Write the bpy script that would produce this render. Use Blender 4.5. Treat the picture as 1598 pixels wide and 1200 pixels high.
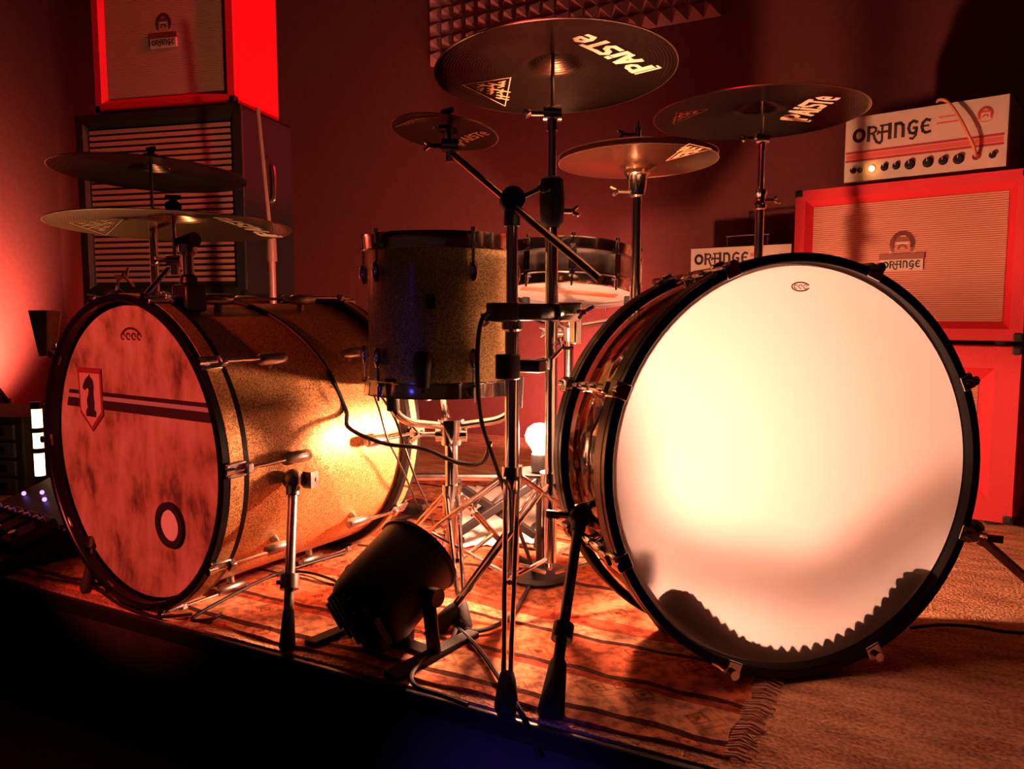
import bpy, math, random
from mathutils import Matrix, Vector
random.seed(7)
sc = bpy.context.scene
for o in list(bpy.data.objects): bpy.data.objects.remove(o)
R_ = math.radians

# ------------------------------------------------------------------ camera
# world axes follow the stage: X along its front edge, Y towards the back wall, Z=0 is the stage floor
YAW = R_(27.5); PITCH = R_(5.2); HC = 0.55; FPX = 1200.0
cam_d = bpy.data.cameras.new('camera'); cam_d.sensor_width = 36.0; cam_d.lens = 36.0*FPX/1598.0
cam_d.clip_start = 0.02; cam_d.clip_end = 60
cam = bpy.data.objects.new('camera', cam_d); sc.collection.objects.link(cam)
cam.location = (0, 0, HC); cam.rotation_euler = (R_(90)-PITCH, 0, YAW)
sc.camera = cam

# ------------------------------------------------------------------ world and exposure
w = bpy.data.worlds.new('world'); sc.world = w; w.use_nodes = True
w.node_tree.nodes['Background'].inputs[0].default_value = (0.9, 0.25, 0.2, 1)
w.node_tree.nodes['Background'].inputs[1].default_value = 0.018
sc.view_settings.view_transform = 'Standard'; sc.view_settings.look = 'None'
sc.view_settings.gamma = 1.0; sc.view_settings.exposure = 0.0; sc.view_settings.use_curve_mapping = False

def W(x, y, z=0.0):            # x right of the camera axis, y ahead of the camera, z above the stage -> world
    return Vector((x*math.cos(YAW)-y*math.sin(YAW), x*math.sin(YAW)+y*math.cos(YAW), z))
def ray(px, py):
    xr = (px-799)/FPX; zr = (600-py)/FPX
    c, s = math.cos(PITCH), math.sin(PITCH)
    return Vector((xr, c+zr*s, -s+zr*c))      # camera-level frame
def at(px, py, depth):         # the point seen at a pixel, `depth` metres ahead of the camera
    r = ray(px, py); r = r*(depth/r.y); return W(r.x, r.y, HC+r.z)
def onz(px, py, z=0.0):        # where a pixel meets the level z
    r = ray(px, py); t = (z-HC)/r.z; return W(r.x*t, r.y*t, z)

# ------------------------------------------------------------------ stage lights
def spot(name, loc, target, power, col, size_deg, blend=.4, radius=.05):
    d = bpy.data.lights.new(name, 'SPOT'); d.energy = power; d.color = col
    d.spot_size = R_(size_deg); d.spot_blend = blend; d.shadow_soft_size = radius
    o = bpy.data.objects.new(name, d); sc.collection.objects.link(o); o.location = loc
    o.rotation_euler = (Vector(target)-Vector(loc)).to_track_quat('-Z', 'Y').to_euler()
    return o
RED = (1.0, 0.010, 0.045)
spot('red_stage_spot_cabinet', W(-0.9, -0.3, 1.75), W(1.08, 2.1, 0.60), 48, RED, 18)
spot('red_stage_spot_drum', W(-1.75, -0.25, 1.15), W(-.735, 1.42, .315), 195, (1.0, .10, .07), 19, .25)
spot('red_stage_spot_combo', W(1.3, 1.85, 2.3), W(-1.05, 2.9, 1.38), 430, RED, 22)
spot('blue_stage_spot_upper', W(-1.05, .30, .66), W(-.21, 1.50, .50), 1.0, (.08, .10, 1.0), 13, .6, .06)
spot('blue_stage_spot_lower', W(-.95, .30, .20), W(-.21, 1.50, .46), 1.0, (.08, .10, 1.0), 13, .6, .06)
spot('blue_floor_spot', W(-.35, -.05, .35), W(-.02, .93, -.17), 40, (.13, .07, 1.0), 22, .8, .05)
spot('added_cymbal_fill', W(-1.22, 2.20, .12), W(-.80, 1.80, .80), 13, (1.0, .45, .22), 44, .5, .03)  # added fill lamp for the undersides of the left cymbals
spot('orange_wall_wash', (-4.30, 2.30, .14), (-4.80, 2.22, .42), 400, (1.0, .34, .20), 118, .6, .05)
spot('added_wall_glow', W(.300, 2.85, .13), W(.13, 3.34, .46), 60, (1.0, .30, .20), 125, .7, .05)  # added lamp, makes the red glow low on the back wall

# ------------------------------------------------------------------ materials
MATS = {}
def nt(name):
    m = bpy.data.materials.new(name); m.use_nodes = True; MATS[name] = m
    return m, m.node_tree.nodes, m.node_tree.links, m.node_tree.nodes['Principled BSDF']
def c4(c): return (c[0], c[1], c[2], 1)
def mat(name, col, rough=.5, metal=0.0, bump=0.0, scale=60, var=0.0, emit=None, spec=.5, coat=0.0):
    m, N, L, b = nt(name)
    b.inputs['Base Color'].default_value = c4(col); b.inputs['Roughness'].default_value = rough
    b.inputs['Metallic'].default_value = metal; b.inputs['Specular IOR Level'].default_value = spec
    b.inputs['Coat Weight'].default_value = coat
    if bump or var:
        tc = N.new('ShaderNodeTexCoord'); n = N.new('ShaderNodeTexNoise'); n.inputs['Scale'].default_value = scale
        n.inputs['Detail'].default_value = 5; L.new(tc.outputs['Object'], n.inputs['Vector'])
        if bump:
            bp = N.new('ShaderNodeBump'); bp.inputs['Strength'].default_value = bump; bp.inputs['Distance'].default_value = .004
            L.new(n.outputs['Fac'], bp.inputs['Height']); L.new(bp.outputs['Normal'], b.inputs['Normal'])
        if var:
            r = N.new('ShaderNodeValToRGB'); r.color_ramp.elements[0].position = .3; r.color_ramp.elements[1].position = .7
            r.color_ramp.elements[0].color = c4([c*(1-var) for c in col]); r.color_ramp.elements[1].color = c4([min(1, c*(1+var)) for c in col])
            L.new(n.outputs['Fac'], r.inputs['Fac']); L.new(r.outputs['Color'], b.inputs['Base Color'])
    if emit:
        b.inputs['Emission Color'].default_value = c4(emit[0]); b.inputs['Emission Strength'].default_value = emit[1]
    return m
mat('chrome', (.80, .78, .76), .14, 1.0)
mat('chrome_worn', (.55, .52, .50), .28, 1.0, var=.25, scale=40)
mat('black_metal', (.012, .011, .012), .38, 0, spec=.5)
mat('black_lacquer', (.006, .005, .006), .30, 0, spec=.22)
mat('rubber', (.014, .012, .012), .75, bump=.2, scale=200)
mat('plastic_black', (.007, .006, .008), .5, spec=.25)
mat('cable', (.012, .010, .010), .5)
mat('felt', (.03, .028, .03), .95)
mat('wall_paint', (.17, .036, .034), .85, bump=.12, scale=40, var=.10)
mat('stage_paint', (.030, .022, .020), .8, bump=.3, scale=25, var=.3)
mat('dark_floor', (.02, .02, .022), .7, bump=.2, scale=20, var=.4)
mat('ceiling_paint', (.06, .05, .05), .9)
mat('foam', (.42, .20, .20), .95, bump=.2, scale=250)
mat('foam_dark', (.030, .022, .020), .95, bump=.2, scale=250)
mat('tolex_orange', (.64, .015, .028), .55, bump=.35, scale=420)
mat('tolex_black', (.022, .018, .018), .5, bump=.5, scale=420)
mat('panel_cream', (.56, .45, .36), .45, var=.05, scale=20)
mat('ink', (.030, .010, .012), .6)
mat('ink_red', (.36, .03, .03), .6)
mat('print_cream', (.95, .80, .56), .5)
mat('print_orange', (.85, .42, .20), .5)
mat('white_disc', (.80, .74, .72), .6)
mat('stripe_grey', (.42, .36, .38), .5)
mat('grille_slat', (.60, .24, .18), .5)
mat('grille_back', (.030, .016, .015), .9)
mat('badge_bronze', (.22, .07, .05), .4, .3)
mat('pilot_amber', (1, .5, .1), .3, emit=((1, .42, .07), 22))
mat('led_violet', (.4, .2, 1), .3, emit=((.45, .25, 1.0), 2.5))
mat('bulb_warm', (1, .8, .5), .3, emit=((1.0, .405, .225), 2000))
mat('tube_warm', (1, .8, .5), .3, emit=((1.0, .50, .25), 7))
mat('clear_plastic', (.8, .8, .8), .1)
mat('speaker_grey', (.06, .05, .05), .6)

def m_bronze(name, lo, hi):
    m, N, L, b = nt(name)
    b.inputs['Metallic'].default_value = 1; b.inputs['Roughness'].default_value = .27
    tc = N.new('ShaderNodeTexCoord'); wv = N.new('ShaderNodeTexWave'); wv.wave_type = 'RINGS'; wv.rings_direction = 'Z'
    wv.inputs['Scale'].default_value = 55; wv.inputs['Distortion'].default_value = .6; wv.inputs['Detail'].default_value = 2
    L.new(tc.outputs['Object'], wv.inputs['Vector'])
    bp = N.new('ShaderNodeBump'); bp.inputs['Strength'].default_value = .18; bp.inputs['Distance'].default_value = .001
    L.new(wv.outputs['Fac'], bp.inputs['Height']); L.new(bp.outputs['Normal'], b.inputs['Normal'])
    n = N.new('ShaderNodeTexNoise'); n.inputs['Scale'].default_value = 9; L.new(tc.outputs['Object'], n.inputs['Vector'])
    r = N.new('ShaderNodeValToRGB'); r.color_ramp.elements[0].color = c4(lo); r.color_ramp.elements[1].color = c4(hi)
    L.new(n.outputs['Fac'], r.inputs['Fac']); L.new(r.outputs['Color'], b.inputs['Base Color'])
m_bronze('cymbal_bronze', (.26, .14, .07), (.50, .29, .14))
m_bronze('cymbal_bronze_shaded', (.026, .014, .010), (.062, .033, .020))  # same bronze, darkened to hold the dim room it mirrors
mat('cymbal_glint', (.62, .42, .30), .35, 1.0)  # bright ring colour that paints the glint along the edge

def m_sparkle(name, lo, hi):
    m, N, L, b = nt(name)
    tc = N.new('ShaderNodeTexCoord'); v = N.new('ShaderNodeTexVoronoi'); v.inputs['Scale'].default_value = 800
    L.new(tc.outputs['Object'], v.inputs['Vector'])
    r = N.new('ShaderNodeValToRGB'); e = r.color_ramp.elements
    e[0].color = c4(lo); e[0].position = .25; e[1].color = c4(hi); e[1].position = .85
    sx = N.new('ShaderNodeSeparateColor'); L.new(v.outputs['Color'], sx.inputs['Color'])
    L.new(sx.outputs['Red'], r.inputs['Fac']); L.new(r.outputs['Color'], b.inputs['Base Color'])
    b.inputs['Metallic'].default_value = .42; b.inputs['Roughness'].default_value = .42
    mp = N.new('ShaderNodeMix'); mp.data_type = 'VECTOR'; mp.inputs['Factor'].default_value = .16
    g = N.new('ShaderNodeNewGeometry'); vm = N.new('ShaderNodeVectorMath'); vm.operation = 'SUBTRACT'
    L.new(v.outputs['Color'], vm.inputs[0]); vm.inputs[1].default_value = (.5, .5, .5)
    va = N.new('ShaderNodeVectorMath'); va.operation = 'MULTIPLY_ADD'
    L.new(vm.outputs[0], va.inputs[0]); va.inputs[1].default_value = (.28, .28, .28); L.new(g.outputs['Normal'], va.inputs[2])
    vn = N.new('ShaderNodeVectorMath'); vn.operation = 'NORMALIZE'; L.new(va.outputs[0], vn.inputs[0])
    L.new(vn.outputs[0], b.inputs['Normal'])
    b.inputs['Coat Weight'].default_value = .22; b.inputs['Coat Roughness'].default_value = .15
m_sparkle('gold_sparkle', (.26, .12, .045), (.88, .50, .20))
m_sparkle('olive_sparkle', (.20, .14, .05), (.72, .56, .26))

def m_aged():
    m, N, L, b = nt('aged_head')
    tc = N.new('ShaderNodeTexCoord'); mp = N.new('ShaderNodeMapping'); mp.inputs['Scale'].default_value = (1.0, 1.0, .55)
    L.new(tc.outputs['Object'], mp.inputs['Vector'])
    n = N.new('ShaderNodeTexNoise'); n.inputs['Scale'].default_value = 13; n.inputs['Detail'].default_value = 6; n.inputs['Roughness'].default_value = .62
    L.new(mp.outputs[0], n.inputs['Vector'])
    r = N.new('ShaderNodeValToRGB'); e = r.color_ramp.elements
    e[0].position = .36; e[0].color = (.15, .075, .05, 1); e[1].position = .66; e[1].color = (.62, .46, .36, 1)
    k = e.new(.48); k.color = (.44, .27, .19, 1)
    L.new(n.outputs['Fac'], r.inputs['Fac']); L.new(r.outputs['Color'], b.inputs['Base Color'])
    b.inputs['Roughness'].default_value = .5
m_aged()

FWD = .0
def m_glow_head():          # coated white film: passes and scatters the lamp behind it
    m, N, L, b = nt('white_film'); N.remove(b); out = N['Material Output']
    d = N.new('ShaderNodeBsdfDiffuse'); d.inputs['Color'].default_value = (.55, .50, .44, 1)
    t = N.new('ShaderNodeBsdfTranslucent'); t.inputs['Color'].default_value = (.88, .90, 1.0, 1)
    mx = N.new('ShaderNodeMixShader'); mx.inputs[0].default_value = .50
    rf = N.new('ShaderNodeBsdfRefraction'); rf.inputs['IOR'].default_value = 1.02; rf.inputs['Roughness'].default_value = .85; rf.inputs['Color'].default_value = (.92, .92, .97, 1)
    m0 = N.new('ShaderNodeMixShader'); m0.inputs[0].default_value = FWD; L.new(t.outputs[0], m0.inputs[1]); L.new(rf.outputs[0], m0.inputs[2])
    L.new(d.outputs[0], mx.inputs[1]); L.new(m0.outputs[0], mx.inputs[2]); L.new(mx.outputs[0], out.inputs['Surface'])
m_glow_head()

def m_clear(name, col, gl, bump):
    m, N, L, b = nt(name); N.remove(b); out = N['Material Output']
    t = N.new('ShaderNodeBsdfTransparent'); t.inputs['Color'].default_value = c4(col)
    g = N.new('ShaderNodeBsdfGlossy'); g.inputs['Roughness'].default_value = .06; g.inputs['Color'].default_value = (.9, .8, .7, 1)
    f = N.new('ShaderNodeLayerWeight'); f.inputs['Blend'].default_value = gl
    mx = N.new('ShaderNodeMixShader'); L.new(f.outputs['Fresnel'], mx.inputs[0])
    if bump:
        tc = N.new('ShaderNodeTexCoord'); n = N.new('ShaderNodeTexNoise'); n.inputs['Scale'].default_value = 14; n.inputs['Detail'].default_value = 1
        L.new(tc.outputs['Object'], n.inputs['Vector'])
        bp = N.new('ShaderNodeBump'); bp.inputs['Strength'].default_value = bump; bp.inputs['Distance'].default_value = .02
        L.new(n.outputs['Fac'], bp.inputs['Height']); L.new(bp.outputs['Normal'], g.inputs['Normal'])
    L.new(t.outputs[0], mx.inputs[1]); L.new(g.outputs[0], mx.inputs[2]); L.new(mx.outputs[0], out.inputs['Surface'])
m_clear('smoked_acrylic', (.58, .40, .28), .5, .22)
m_clear('clear_film', (.93, .92, .90), .06, 0)

def m_weave():               # tan basket-weave grille cloth with fine horizontal cords
    m, N, L, b = nt('grille_weave')
    tc = N.new('ShaderNodeTexCoord'); wv = N.new('ShaderNodeTexWave'); wv.bands_direction = 'Z'; wv.inputs['Scale'].default_value = 56
    wv.inputs['Distortion'].default_value = .5; wv.inputs['Detail Scale'].default_value = 3
    L.new(tc.outputs['Object'], wv.inputs['Vector'])
    r = N.new('ShaderNodeValToRGB'); e = r.color_ramp.elements
    e[0].color = (.34, .12, .08, 1); e[0].position = .15; e[1].color = (.66, .34, .24, 1); e[1].position = .7
    L.new(wv.outputs['Fac'], r.inputs['Fac']); L.new(r.outputs['Color'], b.inputs['Base Color'])
    bp = N.new('ShaderNodeBump'); bp.inputs['Strength'].default_value = .5; bp.inputs['Distance'].default_value = .003
    L.new(wv.outputs['Fac'], bp.inputs['Height']); L.new(bp.outputs['Normal'], b.inputs['Normal'])
    b.inputs['Roughness'].default_value = .8
m_weave()

def m_carpet():
    m, N, L, b = nt('carpet')
    tc = N.new('ShaderNodeTexCoord'); n = N.new('ShaderNodeTexNoise'); n.inputs['Scale'].default_value = 160; n.inputs['Detail'].default_value = 4
    n2 = N.new('ShaderNodeTexNoise'); n2.inputs['Scale'].default_value = 18; n2.inputs['Detail'].default_value = 6
    mp = N.new('ShaderNodeMapping'); mp.inputs['Scale'].default_value = (.5, 1.6, 1); mp.inputs['Rotation'].default_value = (0, 0, .3)
    L.new(tc.outputs['Object'], n.inputs['Vector']); L.new(tc.outputs['Object'], mp.inputs['Vector']); L.new(mp.outputs[0], n2.inputs['Vector'])
    ad = N.new('ShaderNodeMath'); ad.operation = 'ADD'; L.new(n.outputs['Fac'], ad.inputs[0]); L.new(n2.outputs['Fac'], ad.inputs[1])
    r = N.new('ShaderNodeValToRGB'); e = r.color_ramp.elements
    e[0].position = .7; e[0].color = (.40, .15, .08, 1); e[1].position = 1.0; e[1].color = (.98, .54, .32, 1)
    mr = N.new('ShaderNodeMath'); mr.operation = 'MULTIPLY'; mr.inputs[1].default_value = .5
    L.new(ad.outputs[0], mr.inputs[0]); e[0].position = .36; e[1].position = .62
    L.new(mr.outputs[0], r.inputs['Fac']); L.new(r.outputs['Color'], b.inputs['Base Color'])
    bp = N.new('ShaderNodeBump'); bp.inputs['Strength'].default_value = .8; bp.inputs['Distance'].default_value = .008
    L.new(ad.outputs[0], bp.inputs['Height']); L.new(bp.outputs['Normal'], b.inputs['Normal'])
    b.inputs['Roughness'].default_value = .95; b.inputs['Specular IOR Level'].default_value = .1
m_carpet()

def m_rug():
    m, N, L, b = nt('rug_wool')
    tc = N.new('ShaderNodeTexCoord')
    nz = N.new('ShaderNodeTexNoise'); nz.inputs['Scale'].default_value = 9; nz.inputs['Detail'].default_value = 3
    L.new(tc.outputs['Object'], nz.inputs['Vector'])
    sep = N.new('ShaderNodeSeparateXYZ'); L.new(tc.outputs['Object'], sep.inputs[0])
    w1 = N.new('ShaderNodeMath'); w1.operation = 'MULTIPLY_ADD'; w1.inputs[1].default_value = .02; L.new(nz.outputs['Fac'], w1.inputs[0]); L.new(sep.outputs['Y'], w1.inputs[2])
    def band(src, scale, cols):     # repeating border bands
        ml = N.new('ShaderNodeMath'); ml.operation = 'MULTIPLY'; ml.inputs[1].default_value = scale; L.new(src, ml.inputs[0])
        fr = N.new('ShaderNodeMath'); fr.operation = 'FRACT'; L.new(ml.outputs[0], fr.inputs[0])
        r = N.new('ShaderNodeValToRGB'); r.color_ramp.interpolation = 'CONSTANT'; e = r.color_ramp.elements
        e[0].position = cols[0][0]; e[0].color = c4(cols[0][1]); e[1].position = cols[1][0]; e[1].color = c4(cols[1][1])
        for p, c in cols[2:]:
            k = e.new(p); k.color = c4(c)
        L.new(fr.outputs[0], r.inputs['Fac']); return r.outputs['Color']
    CR = (.78, .38, .22); RU = (.50, .10, .05); DK = (.085, .028, .024); TA = (.64, .24, .13); OR = (.70, .19, .09)
    bands = band(w1.outputs[0], 1/.62, [(0, TA), (.06, DK), (.085, CR), (.21, RU), (.235, DK), (.255, OR), (.42, DK), (.44, CR), (.50, RU), (.56, TA), (.80, DK), (.825, OR), (.93, RU)])
    vo = N.new('ShaderNodeTexVoronoi'); vo.inputs['Scale'].default_value = 15; vo.distance = 'MANHATTAN'
    L.new(tc.outputs['Object'], vo.inputs['Vector'])
    rv = N.new('ShaderNodeValToRGB'); rv.color_ramp.interpolation = 'CONSTANT'; e = rv.color_ramp.elements
    e[0].position = 0; e[0].color = (.30, .20, .16, 1); e[1].position = .16; e[1].color = (1.15, .95, .8, 1)
    for p, c in ((.30, (.5, .36, .3)), (.36, (1, 1, 1)), (.62, (.8, .62, .5)), (.68, (1, 1, 1))):
        k = e.new(p); k.color = c4(c)
    L.new(vo.outputs['Distance'], rv.inputs['Fac'])
    n3 = N.new('ShaderNodeTexNoise'); n3.inputs['Scale'].default_value = 55; n3.inputs['Detail'].default_value = 5; L.new(tc.outputs['Object'], n3.inputs['Vector'])
    rn = N.new('ShaderNodeValToRGB'); rn.color_ramp.elements[0].position = .36; rn.color_ramp.elements[0].color = (.38, .30, .26, 1); rn.color_ramp.elements[1].position = .58; rn.color_ramp.elements[1].color = (1.1, 1.05, 1, 1)
    L.new(n3.outputs['Fac'], rn.inputs['Fac'])
    m1 = N.new('ShaderNodeMix'); m1.data_type = 'RGBA'; m1.blend_type = 'MULTIPLY'; m1.inputs['Factor'].default_value = .8
    L.new(bands, m1.inputs['A']); L.new(rv.outputs['Color'], m1.inputs['B'])
    m2 = N.new('ShaderNodeMix'); m2.data_type = 'RGBA'; m2.blend_type = 'MULTIPLY'; m2.inputs['Factor'].default_value = .85
    L.new(m1.outputs['Result'], m2.inputs['A']); L.new(rn.outputs['Color'], m2.inputs['B'])
    L.new(m2.outputs['Result'], b.inputs['Base Color'])
    bp = N.new('ShaderNodeBump'); bp.inputs['Strength'].default_value = .6; bp.inputs['Distance'].default_value = .004
    L.new(n3.outputs['Fac'], bp.inputs['Height']); L.new(bp.outputs['Normal'], b.inputs['Normal'])
    b.inputs['Roughness'].default_value = .95; b.inputs['Specular IOR Level'].default_value = .08
m_rug()

# ------------------------------------------------------------------ mesh helpers
I4 = Matrix.Identity(4)
def frame(d):                 # rotation taking local Z to direction d
    return Vector(d).to_track_quat('Z', 'Y').to_matrix().to_4x4()
class MB:
    def __init__(s): s.v = []; s.f = []
    def add(s, vs, fs, M=I4):
        o = len(s.v); s.v += [M @ Vector(p) for p in vs]; s.f += [tuple(i+o for i in f) for f in fs]; return s
    def box(s, c, d, M=I4):
        x, y, z = c; a, b, e = d[0]/2, d[1]/2, d[2]/2
        vs = [(x-a, y-b, z-e), (x+a, y-b, z-e), (x+a, y+b, z-e), (x-a, y+b, z-e), (x-a, y-b, z+e), (x+a, y-b, z+e), (x+a, y+b, z+e), (x-a, y+b, z+e)]
        return s.add(vs, [(3, 2, 1, 0), (4, 5, 6, 7), (0, 1, 5, 4), (1, 2, 6, 5), (2, 3, 7, 6), (3, 0, 4, 7)], M)
    def lathe(s, prof, seg=32, M=I4, closed=False):
        n = len(prof); vs = []; fs = []
        for i in range(seg):
            a = 2*math.pi*i/seg
            for r, h in prof: vs.append((r*math.cos(a), r*math.sin(a), h))
        for i in range(seg):
            j = (i+1) % seg
            for k in range(n if closed else n-1):
                l = (k+1) % n
                if prof[k][0] < 1e-7 and prof[l][0] < 1e-7: continue
                fs.append((i*n+k, j*n+k, j*n+l, i*n+l))
        return s.add(vs, fs, M)
    def cyl(s, p0, p1, r0, r1=None, seg=14, M=I4):
        p0 = Vector(p0); p1 = Vector(p1); r1 = r0 if r1 is None else r1; L = (p1-p0).length
        return s.lathe([(0, 0), (r0, 0), (r1, L), (0, L)], seg, M @ Matrix.Translation(p0) @ frame(p1-p0))
    def lath(s, p0, d, prof, seg=20, M=I4, closed=False):
        return s.lathe(prof, seg, M @ Matrix.Translation(Vector(p0)) @ frame(d), closed)
    def tube(s, pts, r, seg=8, M=I4):
        pts = [Vector(p) for p in pts]; n = len(pts); vs = []; fs = []
        t0 = (pts[1]-pts[0]).normalized(); u = t0.orthogonal().normalized()
        for i, p in enumerate(pts):
            t = (pts[min(i+1, n-1)]-pts[max(i-1, 0)]).normalized()
            u = (u-t*u.dot(t)).normalized(); v = t.cross(u)
            for k in range(seg):
                a = 2*math.pi*k/seg; vs.append(p+(u*math.cos(a)+v*math.sin(a))*r)
        for i in range(n-1):
            for k in range(seg):
                l = (k+1) % seg; fs.append((i*seg+k, i*seg+l, (i+1)*seg+l, (i+1)*seg+k))
        fs.append(tuple(reversed(range(seg)))); fs.append(tuple((n-1)*seg+k for k in range(seg)))
        return s.add(vs, fs, M)
    def sphere(s, c, r, seg=14, rings=8, M=I4, sz=1.0):
        return s.lathe([(r*math.sin(math.pi*k/rings), -r*sz*math.cos(math.pi*k/rings)) for k in range(rings+1)], seg, M @ Matrix.Translation(Vector(c)))
    def prism(s, pts, z0, z1, M=I4):
        n = len(pts); vs = [(x, y, z0) for x, y in pts]+[(x, y, z1) for x, y in pts]
        fs = [tuple(reversed(range(n))), tuple(range(n, 2*n))]+[(i, (i+1) % n, n+(i+1) % n, n+i) for i in range(n)]
        return s.add(vs, fs, M)
    def ribbon(s, pts, wd, M=I4, fn=None, thick=0.0006):   # flat printed stroke, square ends
        for a, b in zip(pts[:-1], pts[1:]):
            dx, dy = b[0]-a[0], b[1]-a[1]; l = math.hypot(dx, dy) or 1e-9; dx /= l; dy /= l; h = wd/2
            q = [(a[0]-dx*h*.6-dy*h, a[1]-dy*h*.6+dx*h), (a[0]-dx*h*.6+dy*h, a[1]-dy*h*.6-dx*h), (b[0]+dx*h*.6+dy*h, b[1]+dy*h*.6-dx*h), (b[0]+dx*h*.6-dy*h, b[1]+dy*h*.6+dx*h)]
            vs = [(fn(*p) if fn else (p[0], p[1], 0)) for p in q]
            s.add(vs, [(0, 1, 2, 3)], M)
        return s
    def build(s, name, m, parent=None, world=False, smooth=True, bevel=0.0, segs=2):
        me = bpy.data.meshes.new(name); vs = s.v
        if world and parent is not None:
            M = parent.matrix_basis; q = parent.parent
            while q is not None: M = q.matrix_basis @ M; q = q.parent
            inv = M.inverted(); vs = [inv @ p for p in vs]
        me.from_pydata([tuple(p) for p in vs], [], s.f); me.validate(); me.update()
        me.materials.append(MATS[m])
        if smooth:
            me.shade_smooth(); me.set_sharp_from_angle(angle=.7)
        o = bpy.data.objects.new(name, me); sc.collection.objects.link(o)
        if parent is not None: o.parent = parent
        if bevel:
            b = o.modifiers.new('bevel', 'BEVEL'); b.width = bevel; b.segments = segs; b.limit_method = 'ANGLE'; b.angle_limit = .6
        return o
def share(o, parent, M):      # another object on the same mesh data
    c = bpy.data.objects.new(o.name.split('.')[0], o.data); sc.collection.objects.link(c); c.parent = parent; c.matrix_basis = M
    for md in o.modifiers:
        b = c.modifiers.new(md.name, md.type)
        if md.type == 'BEVEL': b.width = md.width; b.segments = md.segments; b.limit_method = 'ANGLE'; b.angle_limit = .6
    return c
def thing(name, label, cat, loc=(0, 0, 0), rot=(0, 0, 0), group=None):
    o = bpy.data.objects.new(name, None); sc.collection.objects.link(o); o.empty_display_size = .05
    o.matrix_basis = Matrix.Translation(Vector(loc)) @ Matrix.Rotation(rot[2], 4, 'Z') @ Matrix.Rotation(rot[1], 4, 'Y') @ Matrix.Rotation(rot[0], 4, 'X')
    o['label'] = label; o['category'] = cat
    if group: o['group'] = group
    return o
def tag(o, label, cat, group=None):
    o['label'] = label; o['category'] = cat
    if group: o['group'] = group
    return o
def struct(o, label=None, cat=None):
    o['kind'] = 'structure'
    if label: o['label'] = label
    if cat: o['category'] = cat
    return o
def spline(pts, n=10):        # Catmull-Rom through the points
    pts = [Vector(p) for p in pts]; P = [pts[0]]+pts+[pts[-1]]; out = []
    for i in range(len(pts)-1):
        a, b, c, d = P[i:i+4]
        for k in range(n):
            t = k/n; out.append(.5*((2*b)+(c-a)*t+(2*a-5*b+4*c-d)*t*t+(3*b-a-3*c+d)*t**3))
    out.append(pts[-1]); return out

# ------------------------------------------------------------------ lettering (strokes on a unit-high cell)
def arc(cx, cy, rx, ry, a0, a1, n=10):
    return [(cx+rx*math.cos(R_(a0+(a1-a0)*i/n)), cy+ry*math.sin(R_(a0+(a1-a0)*i/n))) for i in range(n+1)]
FAT = {     # fat display capitals
 'O': (.95, [(arc(.45, .47, .32, .37, 0, 360, 18), .23)]),
 'R': (.86, [([(.12, .02), (.12, .96)], .22), ([(.12, .90), (.45, .92), (.60, .80), (.58, .60), (.40, .50), (.25, .48)], .15), ([(.42, .50), (.52, .16), (.66, -.12), (.88, -.22), (1.0, -.06)], .17)]),
 'A': (.86, [([(.14, .02), (.14, .92)], .15), ([(.62, .02), (.62, .98)], .23), ([(.0, .94), (.66, .94)], .13), ([(-.12, .50), (.66, .50)], .17), ([(-.16, .38), (-.10, .62)], .12)]),
 'N': (.82, [([(.12, .02), (.12, .95)], .18), ([(.12, .90), (.42, .92), (.58, .76), (.60, .40), (.60, .02)], .21)]),
 'G': (.80, [([(.62, .84), (.40, .94), (.18, .80), (.11, .50), (.20, .20), (.42, .12), (.58, .24), (.60, .46), (.42, .48)], .19), ([(.60, .40), (.56, -.02), (.38, -.22), (.22, -.16)], .15)]),
 'E': (.68, [([(.60, .84), (.36, .92), (.17, .74), (.12, .48), (.18, .20), (.36, .07), (.62, .12)], .19), ([(.14, .50), (.52, .52)], .13)]),
}
BOLD = {
 'P': (.70, [([(.1, 0), (.1, 1)], .20), ([(.1, .93), (.45, .93), (.56, .80), (.56, .62), (.45, .48), (.1, .48)], .16)]),
 'A': (.74, [([(.05, 0), (.34, 1)], .19), ([(.34, 1), (.62, 0)], .19), ([(.16, .30), (.52, .30)], .14)]),
 'i': (.34, [([(.12, 0), (.12, .70)], .20), ([(.12, .90), (.12, .98)], .20)]),
 'S': (.66, [([(.55, .90), (.20, .93), (.09, .74), (.20, .55), (.45, .46), (.55, .28), (.44, .07), (.06, .08)], .18)]),
 'T': (.66, [([(.30, 0), (.30, .95)], .20), ([(.0, .92), (.60, .92)], .16)]),
 'e': (.66, [([(.10, .42), (.54, .42), (.52, .66), (.32, .78), (.12, .62), (.09, .34), (.22, .08), (.54, .10)], .16)]),
}
def write(mb, text, font, M, size, fn=None, x0=0.0, slant=0.0, track=1.0, bold=1.0):
    x = x0
    for ch in text:
        adv, st = font[ch]
        for pts, wd in st:
            P = [((x+px*1.0+slant*py)*size, py*size) for px, py in pts]
            mb.ribbon(P, wd*size*bold, M, fn)
        x += adv*track
    return x*size
def text_w(text, font, track=1.0): return sum(font[c][0]*track for c in text)

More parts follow.
